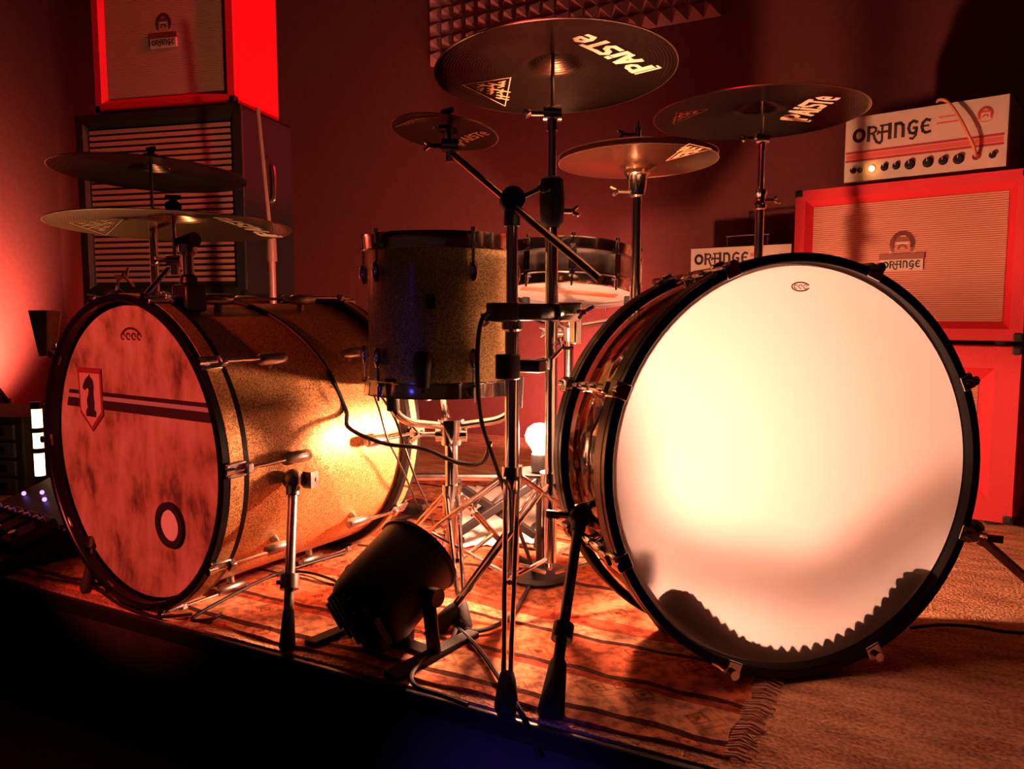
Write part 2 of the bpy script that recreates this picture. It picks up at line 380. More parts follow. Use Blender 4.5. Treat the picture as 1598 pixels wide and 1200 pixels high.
# ================================================================== SETTING
VW = 3.05; UL = -4.80; VE = 0.905; UR = 2.6; ZC = 2.55; ZF = -0.22
VFRONT = -2.6
struct(MB().box(((UL+UR)/2, VW+.05, (ZC+ZF)/2), (UR-UL+.2, .1, ZC-ZF)).build('wall_back', 'wall_paint', smooth=False), 'dark terracotta painted wall behind the drum kit', 'wall')
struct(MB().box((UL-.05, (VW+VFRONT)/2, (ZC+ZF)/2), (.1, VW-VFRONT, ZC-ZF)).build('wall_left', 'wall_paint', smooth=False), 'terracotta wall glowing orange left of the amplifier stack', 'wall')
struct(MB().box((UR+.05, (VW+VFRONT)/2, (ZC+ZF)/2), (.1, VW-VFRONT, ZC-ZF)).build('wall_right', 'wall_paint', smooth=False), 'dark wall at the right of the room', 'wall')
struct(MB().box(((UL+UR)/2, (VW+VFRONT)/2, ZC+.05), (UR-UL+.2, VW-VFRONT+.2, .1)).build('ceiling', 'ceiling_paint', smooth=False), 'dark ceiling above the stage', 'ceiling')
struct(MB().box(((UL+UR)/2, (VE+VFRONT)/2, ZF-.05), (UR-UL, VE-VFRONT, .1)).build('floor', 'dark_floor', smooth=False), 'black room floor in front of the stage', 'floor')
stg = thing('stage_platform', 'low stage with brown carpet top and dark painted front', 'stage'); stg['kind'] = 'structure'
MB().box(((UL+UR)/2, (VE+VW)/2, ZF/2-.012), (UR-UL, VW-VE, -ZF-.024)).build('stage_body', 'stage_paint', stg, smooth=False)
MB().box(((UL+UR)/2, (VE+VW)/2, -.012), (UR-UL, VW-VE, .024)).build('stage_carpet', 'carpet', stg, smooth=False)
MB().box(((UL+UR)/2, VE-.006, -.018), (UR-UL, .012, .030)).build('edge_trim', 'black_metal', stg, smooth=False, bevel=.003)

# rug with woven bands, ripples and a fringe
def rug(name, label, u0, u1, v0, v1, z, seed):
    g = thing(name, label, 'rug', ((u0+u1)/2, (v0+v1)/2, 0))
    rnd = random.Random(seed); nx, ny = 110, 60; mb = MB(); vs = []
    def hgt(u, v):
        return z+.004*max(0, math.sin(u*9+v*5+seed))*max(0, math.sin(v*13+u*3)) + .0025*math.sin(u*31+v*17)**2
    for j in range(ny+1):
        for i in range(nx+1):
            u = u0+(u1-u0)*i/nx; v = v0+(v1-v0)*j/ny
            edge = .006*math.sin(v*40+seed) if i in (0, nx) else 0
            vs.append((u+edge, v+(.004*math.sin(u*22) if j in (0, ny) else 0), hgt(u, v)))
    n = nx+1
    fs = [(j*n+i, j*n+i+1, (j+1)*n+i+1, (j+1)*n+i) for j in range(ny) for i in range(nx)]
    k = len(vs)
    border = [i for i in range(n)]+[j*n+nx for j in range(1, ny+1)]+[ny*n+i for i in range(nx-1, -1, -1)]+[j*n for j in range(ny-1, 0, -1)]
    for b in border: vs.append((vs[b][0], vs[b][1], .0005))
    for q in range(len(border)):
        r = (q+1) % len(border); fs.append((border[r], border[q], k+q, k+r))
    mb.add(vs, fs).build('weave', 'rug_wool', g, world=True)
    fr = MB(); kx = int((v1-v0)/.0075)
    for q in range(kx):
        v = v0+(v1-v0)*(q+.5)/kx; l = .020+rnd.random()*.018; dv = (rnd.random()-.5)*.014
        fr.tube([(u1-.004, v, z), (u1+l*.5, v+dv*.4, .006+rnd.random()*.004), (u1+l, v+dv, .003)], .0019, 5)
    f = fr.build('fringe', 'fringe_wool', g, world=True); f['kind'] = 'stuff'; f['label'] = 'pale knotted fringe'
    return g
mat('fringe_wool', (.80, .46, .33), .9)
rug('persian_rug', 'worn rust and cream patterned rug under the drum kit with fringed end', -2.75, -.185, .925, 2.15, .004, 3)

# pyramid foam tiles on the back wall
def foam_tile(u0, z0, nx, nz, p, label):
    mb = MB(); t = .012
    y = VW-.001
    mb.box((u0+nx*p/2, y-t/2, z0+nz*p/2), (nx*p, t, nz*p))
    for i in range(nx):
        for k in range(nz):
            a, b = u0+i*p, z0+k*p
            mb.add([(a, y-t, b), (a+p, y-t, b), (a+p, y-t, b+p), (a, y-t, b+p), (a+p/2, y-t-.048, b+p/2)], [(0, 1, 4), (1, 2, 4), (2, 3, 4), (3, 0, 4)])
    o = mb.build('acoustic_foam_panel', 'foam', smooth=False)
    tag(o, label, 'foam panel', 'pyramid foam panels on the back wall')
foam_tile(-2.00, 1.675, 10, 11, .0622, 'grey pyramid acoustic foam panel on wall, left of the pair')
foam_tile(-1.378, 1.675, 11, 11, .0622, 'grey pyramid acoustic foam panel on wall, right of the pair')

# ================================================================== BASS DRUMS
RY = Matrix.Rotation(-math.pi/2, 4, 'X')        # lathe axis Z -> drum axis +Y (towards the back)
def bass_drum(name, label, C, yaw, tilt, R, depth, nl, off, shell_m, hoop_m, inlay_m, front_m, rear_m, lug_y, big):
    rot = Matrix.Rotation(yaw+YAW, 4, 'Z') @ Matrix.Rotation(-tilt, 4, 'X')
    zc = R+.014
    loc = W(*C)-(rot @ Vector((0, 0, zc)))
    g = thing(name, label, 'bass drum', loc, (-tilt, 0, yaw+YAW))
    A = Matrix.Translation((0, 0, zc)) @ RY
    RS = R-.004
    MB().lathe([(RS, .012), (RS, depth-.012), (RS-.008, depth-.012), (RS-.008, .012)], 96, A, True).build('shell', shell_m, g)
    for k, (nm, fm, y, s) in enumerate((('resonant_head', front_m, 0.0, -1), ('batter_head', rear_m, depth, 1))):
        MB().lathe([(0, y), (R-.03, y), (R-.012, y+s*.003), (R-.004, y+s*.002), (R+.001, y-s*.012)], 96, A).build(nm, fm, g)
        y0, y1 = (-.020 if big else -.028, .026) if s < 0 else (depth-.026, depth+.018)
        h = MB().lathe([(R, y0+.002), (R+.002, y0), (R+.012, y0), (R+.014, y0+.002), (R+.014, y1-.002), (R+.012, y1), (R+.003, y1), (R+.002, y1-.004)], 96, A, True).build('hoop', hoop_m, g)
        MB().lathe([(R+.0137, y0+.014), (R+.0148, y0+.015), (R+.0148, y1-.013), (R+.0137, y1-.012)], 96, A, True).build('hoop_inlay', inlay_m, h)
        f = lambda yy: y+s*yy           # outward from the head
        inn = lambda yy: y-s*yy         # towards the middle of the shell
        cl = MB(); ro = .017 if big else .022; lr = .0115 if not big else .0085
        cl.box((R+.018, (inn(.005)+f(.012))/2, 0), (.007, .034, .026)); cl.box((R+.010, f(.0205), 0), (.022, .005, .024)); cl.box((R+ro+.001, inn(.016), 0), (.014, .012, .018))
        rd = MB(); rd.cyl((R+ro, f(.012), 0), (R+ro, inn(lug_y+.005), 0), .0036, seg=10)
        if s < 0 or big: rd.cyl((R+ro, f(.030), 0), (R+ro, f(.012), 0), .0075, .006, seg=10)
        lg = MB(); lg.lath((R+ro-.004, inn(lug_y-.022), 0), (0, -s, 0), [(0, 0), (lr*.7, 0), (lr*.92, .004), (lr, .03), (lr*.92, .056), (lr*.6, .060), (0, .060)], 14)
        lg.cyl((R-.006, inn(lug_y+.01), 0), (R+.014, inn(lug_y+.01), 0), .009, .007, seg=12)
        base = None
        for i in range(nl):
            M = Matrix.Translation((0, 0, zc)) @ Matrix.Rotation(-R_(off+360*i/nl), 4, 'Y')
            if i == 0:
                base = [cl.build('claw', 'chrome_worn' if not big else 'chrome', g, bevel=.002), rd.build('tension_rod', 'chrome', g), lg.build('lug', 'chrome_worn' if not big else 'chrome', g)]
                for b in base: b.matrix_basis = M
            else:
                for b in base: share(b, g, M)
    return g, zc, A
CL = (-.702, 1.425, .294); YL = R_(-33.8); RL = .28; DL = .45
CR_ = (.433, 1.15, .322); YR = R_(14.1); RR = .305; DR = .205
dl, zl, AL = bass_drum('bass_drum', 'gold sparkle bass drum with mottled front head and striped knight emblem', CL, YL, R_(-.7), RL, DL, 10, 0, 'gold_sparkle', 'black_lacquer', 'gold_sparkle', 'aged_head', 'white_disc', .115, False)
dr, zr, AR = bass_drum('bass_drum', 'smoked see-through bass drum with plain white head glowing from the lamp behind', CR_, YR, R_(3.1), RR, DR, 8, 22.5, 'smoked_acrylic', 'black_lacquer', 'black_metal', 'white_film', 'clear_film', .075, True)
dl['group'] = dr['group'] = 'bass drums of the kit'

# print on the gold drum's front head: local x right, z up, y=-.0012 just in front of the film
PF = Matrix.Translation((0, -.0012, zl)) @ Matrix.Rotation(math.pi/2, 4, 'X')     # local x,y of prints -> head x,z
def chord(mb, y, wd):
    for k in range(24):
        a = -1+2*k/24; b = -1+2*(k+1)/24; L = math.sqrt((RL-.004)**2-(abs(y)+wd/2)**2)
        mb.add([(a*L, y-wd/2, 0), (b*L, y-wd/2, 0), (b*L, y+wd/2, 0), (a*L, y+wd/2, 0)], [(0, 1, 2, 3)], PF)
s1 = MB(); chord(s1, .102, .008); s1.build('stripe_upper', 'ink', dl, smooth=False)
s2 = MB(); chord(s2, .094, .008); s2.build('stripe_middle', 'stripe_grey', dl, smooth=False)
s3 = MB(); chord(s3, .081, .018); s3.build('stripe_lower', 'ink', dl, smooth=False)
PE = PF @ Matrix.Translation((-.152, .098, .0006)) @ Matrix.Diagonal((1, .82, 1, 1))
shield = [(-.043, .066), (.043, .066), (.043, -.045), (0, -.088), (-.043, -.045)]
mat('shield_red', (.30, .035, .04), .5); mat('shield_field', (.60, .40, .36), .55)
em = MB().prism(shield, 0, .0006, PE).build('emblem', 'shield_red', dl, smooth=False)
em['label'] = 'shield emblem with a black chess-knight figure'
MB().prism([(x*.86, y*.88+.001) for x, y in shield], .0006, .0012, PE).build('emblem_field', 'shield_field', em, smooth=False)
MB().prism([(-.043, .060), (.043, .060), (.043, .053), (-.043, .053)], .0012, .0016, PE).build('emblem_bar', 'shield_red', em, smooth=False)
kn = [(-.018, -.052), (.018, -.052), (.020, -.040), (.013, -.034), (.015, -.020), (.013, .005), (.016, .022), (.013, .037), (.004, .045), (.002, .051), (-.004, .045), (-.013, .039), (-.022, .026), (-.026, .016), (-.019, .011), (-.010, .017), (-.003, .014), (-.006, .002), (-.012, -.012), (-.011, -.030), (-.018, -.040)]
MB().prism(kn, .0012, .0020, PE).build('knight_figure', 'ink', em, smooth=False)
PP = PF @ Matrix.Translation((.098, -.125, .0))
pr = MB().lathe([(.030, 0), (.030, .006), (.042, .006), (.042, 0)], 48, PP, True).build('port_ring', 'rubber', dl)
MB().lathe([(0, .0014), (.0305, .0014)], 40, PP).build('port_cover', 'white_disc', dl, smooth=False)
lo = MB()
for a, b in ((60, 120), (64, 116)):
    lo.ribbon(arc(0, .215, .030, .016, a-40, b+40, 8), .004, PF)
for i in range(4): lo.ribbon(arc(-.027+i*.018, .216, .006, .006, 0, 300, 6), .003, PF)
lo.build('maker_mark', 'badge_bronze', dl, smooth=False)

# maker mark on the white head
PFR = Matrix.Translation((0, -.0012, zr)) @ Matrix.Rotation(math.pi/2, 4, 'X')
lo = MB(); lo.ribbon(arc(.004, .270, .015, .0065, 20, 340, 14), .0022, PFR)
for i in range(3): lo.ribbon(arc(-.004+i*.008, .270, .003, .003, 0, 300, 6), .0016, PFR)
lo.build('maker_mark', 'print_orange', dr, smooth=False)

# spurs (legs) in world space, parented to their drums
def spur(g, top, bot, r, m_leg, m_br, foot_len=.07, foot_r=.012):
    top = Vector(top); bot = Vector(bot); d = (bot-top).normalized(); fb = bot-d*foot_len
    lg = MB().cyl(top, fb+d*.01, r, seg=12).build('spur_leg', m_leg, g, True)
    MB().lath(fb, d, [(0, 0), (foot_r*.55, 0), (foot_r*.75, .006), (foot_r, foot_len*.6), (foot_r*1.15, foot_len*.9), (foot_r*.8, foot_len), (0, foot_len)], 14).build('rubber_foot', 'rubber', lg, True)
    k = top+d*(.62*(bot-top).length)
    MB().lath(k-d*.012, d, [(0, 0), (r*1.9, 0), (r*1.9, .024), (0, .024)], 12).cyl(k, k+d.orthogonal().normalized()*.022, .004, seg=8).build('memory_collar', m_br, lg, True)
    b = MB(); b.sphere(top, .020, 12, 8); b.cyl(top+d*-.012, top+d*.03, .014, .012, seg=12)
    sd = d.cross(Vector((0, 0, 1))).normalized()
    b.cyl(top-sd*.04, top+sd*.04, .006, seg=8); b.box(top+sd*.045, (.022, .008, .012)); b.box(top-sd*.03, (.02, .02, .03))
    b.build('spur_bracket', m_br, g, True)
spur(dl, W(-.392, 1.358, .255), onz(448, 1016, .002), .0085, 'chrome_worn', 'chrome_worn')
spur(dl, W(-.865, 1.62, .22), onz(135, 925, .002), .0085, 'black_metal', 'black_metal')
spur(dr, at(905, 805, 1.245), onz(858, 1122, .002), .0085, 'black_metal', 'black_metal', .085, .017)
spur(dr, at(1516, 828, 1.235), W(1.00, 1.30, .0), .0085, 'chrome', 'chrome')

# tom-holder post on top of the gold drum
def holder():
    p = W(-.702+.556*.06+.83*.09, 1.425+.83*.06-.556*.09, 0); z = .294+.268
    MB().box((p.x, p.y, z+.018), (.045, .045, .05)).cyl((p.x, p.y, z+.04), (p.x, p.y, z+.062), .017, .014).build('holder_base', 'black_metal', dl, True, bevel=.006)
    MB().cyl((p.x, p.y, z+.05), (p.x, p.y, z+.105), .010, seg=14).lath((p.x, p.y, z+.095), (0, 0, 1), [(.010, 0), (.016, .006), (.016, .02), (.010, .026)], 14).build('holder_tube', 'chrome', dl, True)
    MB().cyl((p.x-.02, p.y, z+.120), (p.x+.02, p.y, z+.124), .012, .014, seg=12).sphere((p.x, p.y, z+.118), .014).build('holder_knob', 'black_metal', dl, True)
holder()

# cowbell clamped on the left edge of the gold drum
def cowbell():
    p = at(72, 520, 1.62); g = thing('cowbell', 'small dark cowbell clamped beside the gold bass drum', 'cowbell', p, (0, 0, YAW+R_(-20)))
    mb = MB(); w0, w1, d0, d1, h = .013, .027, .010, .018, .048
    o = [(-w0, -d0, -h), (w0, -d0, -h), (w0, d0, -h), (-w0, d0, -h), (-w1, -d1, h), (w1, -d1, h), (w1, d1, h), (-w1, d1, h)]
    i = [(x*.86, y*.82, z*.96 if z < 0 else z) for x, y, z in o]
    fs = [(3, 2, 1, 0), (0, 1, 5, 4), (1, 2, 6, 5), (2, 3, 7, 6), (3, 0, 4, 7), (8, 9, 10, 11)]+[(8+a, 8+d, 8+c, 8+b) for a, b, c, d in ((0, 1, 5, 4), (1, 2, 6, 5), (2, 3, 7, 6), (3, 0, 4, 7))]+[(4, 5, 13, 12), (5, 6, 14, 13), (6, 7, 15, 14), (7, 4, 12, 15)]
    mb.add(o+i, fs).build('bell', 'chrome_worn', g, smooth=False, bevel=.002)
    MB().box((.012, .015, -.035), (.02, .02, .03)).cyl((.012, .015, -.05), (.06, .015, -.06), .005).build('clamp', 'chrome', g, bevel=.002)
cowbell()

# corrugated foam lining inside the glowing drum
def drum_foam(a0, a1, label, seed):
    n = int((a1-a0)/4.0)*2; mb = MB(); ri = RR-.014
    y0, y1 = .016, .16
    vs = []; fs = []
    for i in range(n*4+1):
        t = i/(n*4); a = R_(a0+(a1-a0)*t); o = (1-t) if seed == 1 else t
        th = .016+.030*o**1.5+.008*abs(math.sin(i*math.pi/8))*(1 if seed == 2 else .6+.4*math.sin(i*.9))
        th = .006+(th-.006)*math.sqrt(max(0, min(1, (1-o)/.16)))
        for r, y in ((ri, y0), (ri-th, y0), (ri-th*1.0, y1), (ri, y1)):
            vs.append((r*math.cos(a), y, zr+r*math.sin(a)))
    for i in range(n*4):
        for k in range(4): fs.append((i*4+k, i*4+(k+1) % 4, i*4+4+(k+1) % 4, i*4+4+k))
    fs += [(0, 1, 2, 3), tuple(n*16+k for k in (3, 2, 1, 0))]
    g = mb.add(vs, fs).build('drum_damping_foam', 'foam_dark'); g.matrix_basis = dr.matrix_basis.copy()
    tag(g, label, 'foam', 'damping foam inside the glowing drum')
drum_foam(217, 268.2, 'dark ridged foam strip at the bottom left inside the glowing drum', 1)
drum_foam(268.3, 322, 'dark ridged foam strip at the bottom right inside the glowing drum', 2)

# ================================================================== STANDS AND CYMBALS
def tripod(g, p, r, spread, a0, hz, m='chrome', foot_m='rubber', double=True):
    p = Vector((p[0], p[1], 0))
    for k in range(3):
        a = R_(a0+120*k); d = Vector((math.cos(a), math.sin(a), 0)); s = Vector((-d.y, d.x, 0))
        foot = p+d*spread; mb = MB()
        for o in ((-.011, .011) if double else (0,)):
            mb.cyl(p+d*.014+s*o+Vector((0, 0, hz)), foot-d*.03+s*o*.4+Vector((0, 0, .030)), .0042, seg=8)
        l = mb.build('leg', m, g, True)
        MB().lath(foot-d*.045+Vector((0, 0, .042)), (d*.045+Vector((0, 0, -.038))), [(0, 0), (.010, 0), (.013, .012), (.017, .048), (.012, .060), (0, .060)], 12).build('rubber_foot', foot_m, l, True)
        MB().cyl(p+d*.012+Vector((0, 0, hz*.30)), p+d*spread*.52+Vector((0, 0, hz*.50)), .0042, seg=8).build('brace', m, l, True)
    MB().lath(p+Vector((0, 0, hz-.02)), (0, 0, 1), [(.010, 0), (.019, 0), (.019, .04), (.010, .04)], 16, closed=True).build('leg_collar', m, g, True)
def wing(mb, p, d, s=.02):
    p = Vector(p); d = Vector(d).normalized(); mb.cyl(p, p+d*s*1.2, .0045, seg=8)
    q = p+d*s*1.2; o = d.orthogonal().normalized()
    mb.add([q-o*s*.8, q-o*s*.8+d*s*.7, q+d*s*.25, q, ], [(0, 1, 2, 3)]).box(q+d*s*.2, (s*.35, s*.35, s*.35))
    mb.cyl(q, q-o*s*.75+d*s*.6, .0035, seg=6); mb.cyl(q, q+o*s*.75+d*s*.6, .0035, seg=6)
def cym_prof(R, bow=.085, bell=.23):
    rb = R*bell; pts = []; H = R*bow; hb = R*.075
    f = lambda r: (-H*((r/R)**1.6) if r > rb else 0)
    out = []
    for k in range(5): t = k/5; r = .006+(rb-.006)*t; out.append((r, hb*math.cos(t*math.pi/2)*1.0-H*(bell**1.6)*t))
    for k in range(13): r = rb+(R-rb)*k/12; out.append((r, -H*((r/R)**1.6)))
    return out
def cym_h(prof, r):
    for (r0, h0), (r1, h1) in zip(prof[:-1], prof[1:]):
        if r0 <= r <= r1: return h0+(h1-h0)*(r-r0)/(r1-r0)
    return prof[-1][1]
def cymbal(name, label, C, n, R, group=None, texts=(), mark=None, bow=.085, flip=False, hw=True, m='cymbal_bronze_shaded'):
    C0 = C; n = Vector(n).normalized(); n = W(n.x, n.y, n.z)
    Q = frame(n); C = W(*C)+n*(R*bow*(-1 if flip else 1)); Crim = W(*C0)
    g = bpy.data.objects.new(name, None); sc.collection.objects.link(g); g.empty_display_size = .05
    g.matrix_basis = Matrix.Translation(C) @ Q
    tag(g, label, 'cymbal', group)
    pf = cym_prof(R, bow); th = .0013; sg = -1 if flip else 1
    prof = pf+[(R, pf[-1][1]-th)]+[(r, h-th) for r, h in reversed(pf)]
    prof = [(r, h*sg) for r, h in prof]
    bd = MB().lathe(prof, 96, I4, True).build('bow', m, g)
    zr0 = sg*pf[-1][1]; MB().lathe([(R-.0012, zr0-.0012), (R+.0012, zr0-.0010), (R+.0012, zr0+.0010), (R-.0012, zr0+.0008)], 96, I4, True).build('rim_glint', 'cymbal_glint', g)
    inv = g.matrix_basis.inverted()
    def hit(px, py):
        r = ray(px, py); d = W(r.x, r.y, r.z); o = Vector((0, 0, HC)); t = (Crim+n*(R*bow*.45*(-1 if flip else 1))-o).dot(n)/d.dot(n)
        q = inv @ (o+d*t); return Vector((q.x, q.y))
    for nm, text, p0, p1, size, mm in texts:      # lettering printed on the underside along p0 -> p1
        a = hit(*p0); b = hit(*p1); e = (b-a).normalized(); up = Vector((e.y, -e.x))
        L = (b-a).length; wd = text_w(text, BOLD)
        mb = MB(); sx = L/wd
        def fn(x, y): 
            q = a+e*(x/size*sx)+up*y
            return (q.x, q.y, sg*(cym_h(pf, q.length)-th-.0007) if not flip else -(cym_h(pf, q.length))-.0007)
        write(mb, text, BOLD, I4, size, fn, bold=1.28)
        mb.ribbon([((wd*.02)*size, -.22*size), ((-.12)*size, -.22*size), ((-.12)*size, 1.0*size)], .10*size, I4, fn)
        mb.build(nm, mm, g, smooth=False)
    if mark:
        pa, pb, pc = [hit(*q) for q in mark]; mb = MB()
        def fz(q): return (q.x, q.y, (cym_h(pf, q.length)-th-.0007) if not flip else -cym_h(pf, q.length)-.0007)
        def tri(u, v): return pa+(pb-pa)*u+(pc-pa)*v
        def rib(u0, v0, u1, v1, wd):
            A_, B_ = tri(u0, v0), tri(u1, v1); d = (B_-A_).normalized()*wd/2; s = Vector((-d.y, d.x))
            mb.add([fz(A_-d+s), fz(A_-d-s), fz(B_+d-s), fz(B_+d+s)], [(0, 1, 2, 3)])
        for t0, t1 in (((0, 0), (1, 0)), ((1, 0), (0, 1)), ((0, 1), (0, 0))): rib(*t0, *t1, .0022)
        rnd = random.Random(len(label))
        for row in range(3):
            f = .34+.22*row
            for k in range(3+row*2):
                t = .10+.8*(k+.5)/(3+row*2); u, v = f*(1-t), f*t
                rib(u, v, u+.13, v+.13 if rnd.random() > .5 else v-.02, .0042)
                if rnd.random() > .4: rib(u+.1, v, u+.02, v+.05, .0038)
        mb.build('triangle_mark', 'print_orange', g, smooth=False)
    if hw:
        MB().lathe([(.004, .0), (.017, .0), (.018, .006), (.017, .012), (.004, .012)], 20, Matrix.Translation((0, 0, R*.075*sg+.001)), True).build('felt_washer', 'felt', g)
        mb = MB(); mb.lathe([(.0, 0), (.008, 0), (.009, .012), (.004, .016), (0, .016)], 14, Matrix.Translation((0, 0, R*.075*sg+.013))); 
        mb.box((0, 0, R*.075*sg+.026), (.034, .005, .010)); mb.build('wing_nut', 'black_metal', g, bevel=.001)
    return g
def tilter(mb, p, s=1.0):
    p = Vector(p)
    mb.cyl(p-Vector((0, 0, .03)), p+Vector((0, 0, .005)), .0105, seg=14); sd = W(1, 0, 0)-W(0, 0, 0)
    mb.cyl(p-sd*.016, p+sd*.016, .014, seg=18); wing(mb, p-sd*.016, -sd, .018)

# --- tall crash
CC = (.076, 1.401, .974); nC = (-.026, .075, 1)
cymbal('crash_cymbal', 'large dark crash cymbal hanging highest above the kit with cream lettering', CC, nC, .212, 'cymbals',
       [('lettering', 'PAiSTe', (1020, 101), (916, 50), .043, 'print_cream')], ((722, 128), (797, 124), (788, 160)))
def pole_stand(name, label, xy, segs, top, n_leg=None, spread=.30, a0=20, hz=.30, feet=True, extra=None, group='cymbal stands'):
    """segs: (z0,z1,radius) tubes; joints get collars and wing bolts"""
    b = W(*xy); g = thing(name, label, 'stand', (b.x, b.y, 0), group=group)
    for i, (z0, z1, r) in enumerate(segs):
        MB().cyl((b.x, b.y, z0), (b.x, b.y, z1), r, seg=18).build('tube', 'chrome', g, True)
        if i < len(segs)-1:
            j = MB(); j.lath((b.x, b.y, z1-.045), (0, 0, 1), [(r, 0), (r+.005, .003), (r+.006, .012), (r+.003, .016), (r+.003, .034), (r+.006, .038), (r+.006, .048), (r*.6, .052)], 18)
            sd = W(1, .1, 0)
            wing(j, Vector((b.x, b.y, z1-.02))+sd*(r+.002), sd, .019)
            j.build('height_clamp', 'chrome', g, True)
    t = MB(); tp = Vector((b.x, b.y, segs[-1][1])); tilter(t, tp); t.build('tilter', 'chrome', g, True)
    if top: MB().cyl(tp, Vector((b.x, b.y, top)), .004, seg=10).build('threaded_rod', 'chrome_worn', g, True)
    if feet: tripod(g, b, .012, spread, a0, hz)
    return g
crash_st = pole_stand('cymbal_stand', 'chrome stand carrying the large high crash cymbal', (.0715, 1.401), [(.09, .755, .0115), (.72, .905, .0080)], 1.045, spread=.24, a0=90+27.5, hz=.24)
# black memory sleeve on the crash stand
bb = W(.0715, 1.401)
MB().lath((bb.x, bb.y, .705), (0, 0, 1), [(.013, 0), (.021, .01), (.023, .05), (.020, .085), (.013, .09)], 18).build('black_sleeve', 'plastic_black', crash_st, True)

# --- ride at the right
CRD = (.608, 1.953, 1.04)
cymbal('ride_cymbal', 'dark ride cymbal in front of the white amplifier head', CRD, (-.006, .012, 1), .254, 'cymbals',
       [('lettering', 'PAiSTe', (1256, 187), (1314, 149), .060, 'print_cream')], ((1106, 172), (1056, 172), (1051, 190)))
pole_stand('cymbal_stand', 'chrome stand holding the ride cymbal behind the glowing drum', (.619, 1.953), [(.09, .62, .0135), (.58, .855, .011), (.82, .985, .0085)], 1.085, spread=.26, a0=27.5, hz=.26)

# --- hi-hat
CH = (.284, 1.779, .893)
hh_t = cymbal('hi_hat_cymbal', 'upper bronze hi-hat cymbal, flat pair beside the snare', (CH[0], CH[1], CH[2]+.012), (-.008, .025, 1), .178, 'cymbals', hw=False, bow=.07, m='cymbal_bronze')
cymbal('hi_hat_cymbal', 'lower bronze hi-hat cymbal with lettering on its underside', CH, (-.008, .025, 1), .178, 'cymbals',
       [], ((1110, 236), (1040, 248), (1075, 228)), flip=True, hw=False, bow=.07, m='cymbal_bronze')
hb = W(.284, 1.779); hs = thing('hi_hat_stand', 'chrome hi-hat stand with clutch above the flat cymbal pair', 'stand', (hb.x, hb.y, 0))
def hihat_stand():
    V = lambda z, dx=0, dy=0: W(.284+dx, 1.779+dy, z)
    MB().cyl(V(.06), V(.62), .0135, seg=18).build('lower_tube', 'chrome', hs, True)
    MB().cyl(V(.60), V(.825), .0110, seg=18).build('upper_tube', 'chrome', hs, True)
    MB().cyl(V(.82), V(.985), .0032, seg=10).build('pull_rod', 'chrome', hs, True)
    m = MB(); m.lath(V(.815), (0, 0, 1), [(.011, 0), (.019, .004), (.019, .012), (.022, .02), (.024, .045), (.030, .052), (.030, .060), (.008, .064)], 20); wing(m, V(.828, -.018), V(0, -1, -.15)-V(0)-W(0, 0, 0)+W(.284, 1.779)*0, .022)
    m.build('seat_cup', 'chrome', hs, True)
    MB().lath(V(.868), (0, 0, 1), [(.004, 0), (.026, 0), (.027, .012), (.004, .014)], 20, closed=True).build('bottom_felt', 'felt', hs, True)
    c = MB(); c.lath(V(.935), (0, 0, 1), [(.004, 0), (.013, .002), (.013, .010), (.008, .012), (.008, .036), (.004, .038)], 16); wing(c, V(.955, -.006), W(-1, -.1, 0), .020)
    c.build('clutch', 'chrome', hs, True)
    MB().lath(V(.918), (0, 0, 1), [(.004, 0), (.016, 0), (.017, .008), (.016, .016), (.004, .016)], 16, closed=True).build('clutch_felt', 'felt', hs, True)
    tripod(hs, V(0), .012, .26, 60, .22)
hihat_stand()

# --- splash on a boom
CS = (-.128, 1.507, .8956)
cymbal('splash_cymbal', 'small dark splash cymbal on the angled boom arm', CS, (.10, .10, 1), .1016, 'cymbals',
       [('lettering', 'PAiSTe', (722, 224), (766, 206), .020, 'print_orange')], ((648, 182), (684, 180), (617, 194)))
def boom_stand():
    b = W(.0, 1.36); g = thing('boom_stand', 'chrome boom stand with long diagonal arm reaching to the splash cymbal', 'stand', (b.x, b.y, 0), group='cymbal stands')
    zc = at(797, 312, 1.36).z
    MB().cyl((b.x, b.y, .09), (b.x, b.y, .56), .0130, seg=18).build('lower_tube', 'chrome', g, True)
    MB().cyl((b.x, b.y, .54), (b.x, b.y, zc-.012), .0105, seg=18).build('upper_tube', 'chrome', g, True)
    m = MB(); P = Vector((b.x, b.y, zc)); ax = W(.1, -1, 0).normalized()
    m.cyl(P-ax*.022, P+ax*.022, .021, seg=20); m.cyl(P-Vector((0, 0, .045)), P, .0145, .013, seg=16); wing(m, P+W(.02, .0, .006), W(1, .2, .5), .024)
    m.build('boom_clamp', 'black_metal', g, True)
    p0 = at(703, 238, 1.50); p1 = at(937, 436, 1.185)
    MB().cyl(p0, p1, .0070, seg=14).build('boom_arm', 'chrome_worn', g, True)
    t = MB(); tilter(t, p0+Vector((0, 0, .012))); t.cyl(p0, p0+Vector((-.006, 0, .055)), .006, seg=10); t.build('tilter', 'chrome', g, True)
    c = MB(); q = W(*CS); c.cyl(q+Vector((0, 0, .006)), q+Vector((.003, 0, .034)), .014, .012, seg=14); c.build('top_knob', 'black_metal', g, True)
    j = MB(); j.lath((b.x, b.y, .520), (0, 0, 1), [(.013, 0), (.019, .004), (.019, .044), (.011, .048)], 18); wing(j, Vector((b.x, b.y, .54))+W(-.016, 0), W(-1, -.2, 0), .02); j.build('height_clamp', 'chrome', g, True)
    # one long double leg reaches to the front of the rug
    f = onz(790, 1120, .0); d = (f-Vector((b.x, b.y, 0))); sp = d.length; a = math.degrees(math.atan2(d.y, d.x))
    tripod(g, b, .012, sp, a, .26)
    return g
boom = boom_stand()
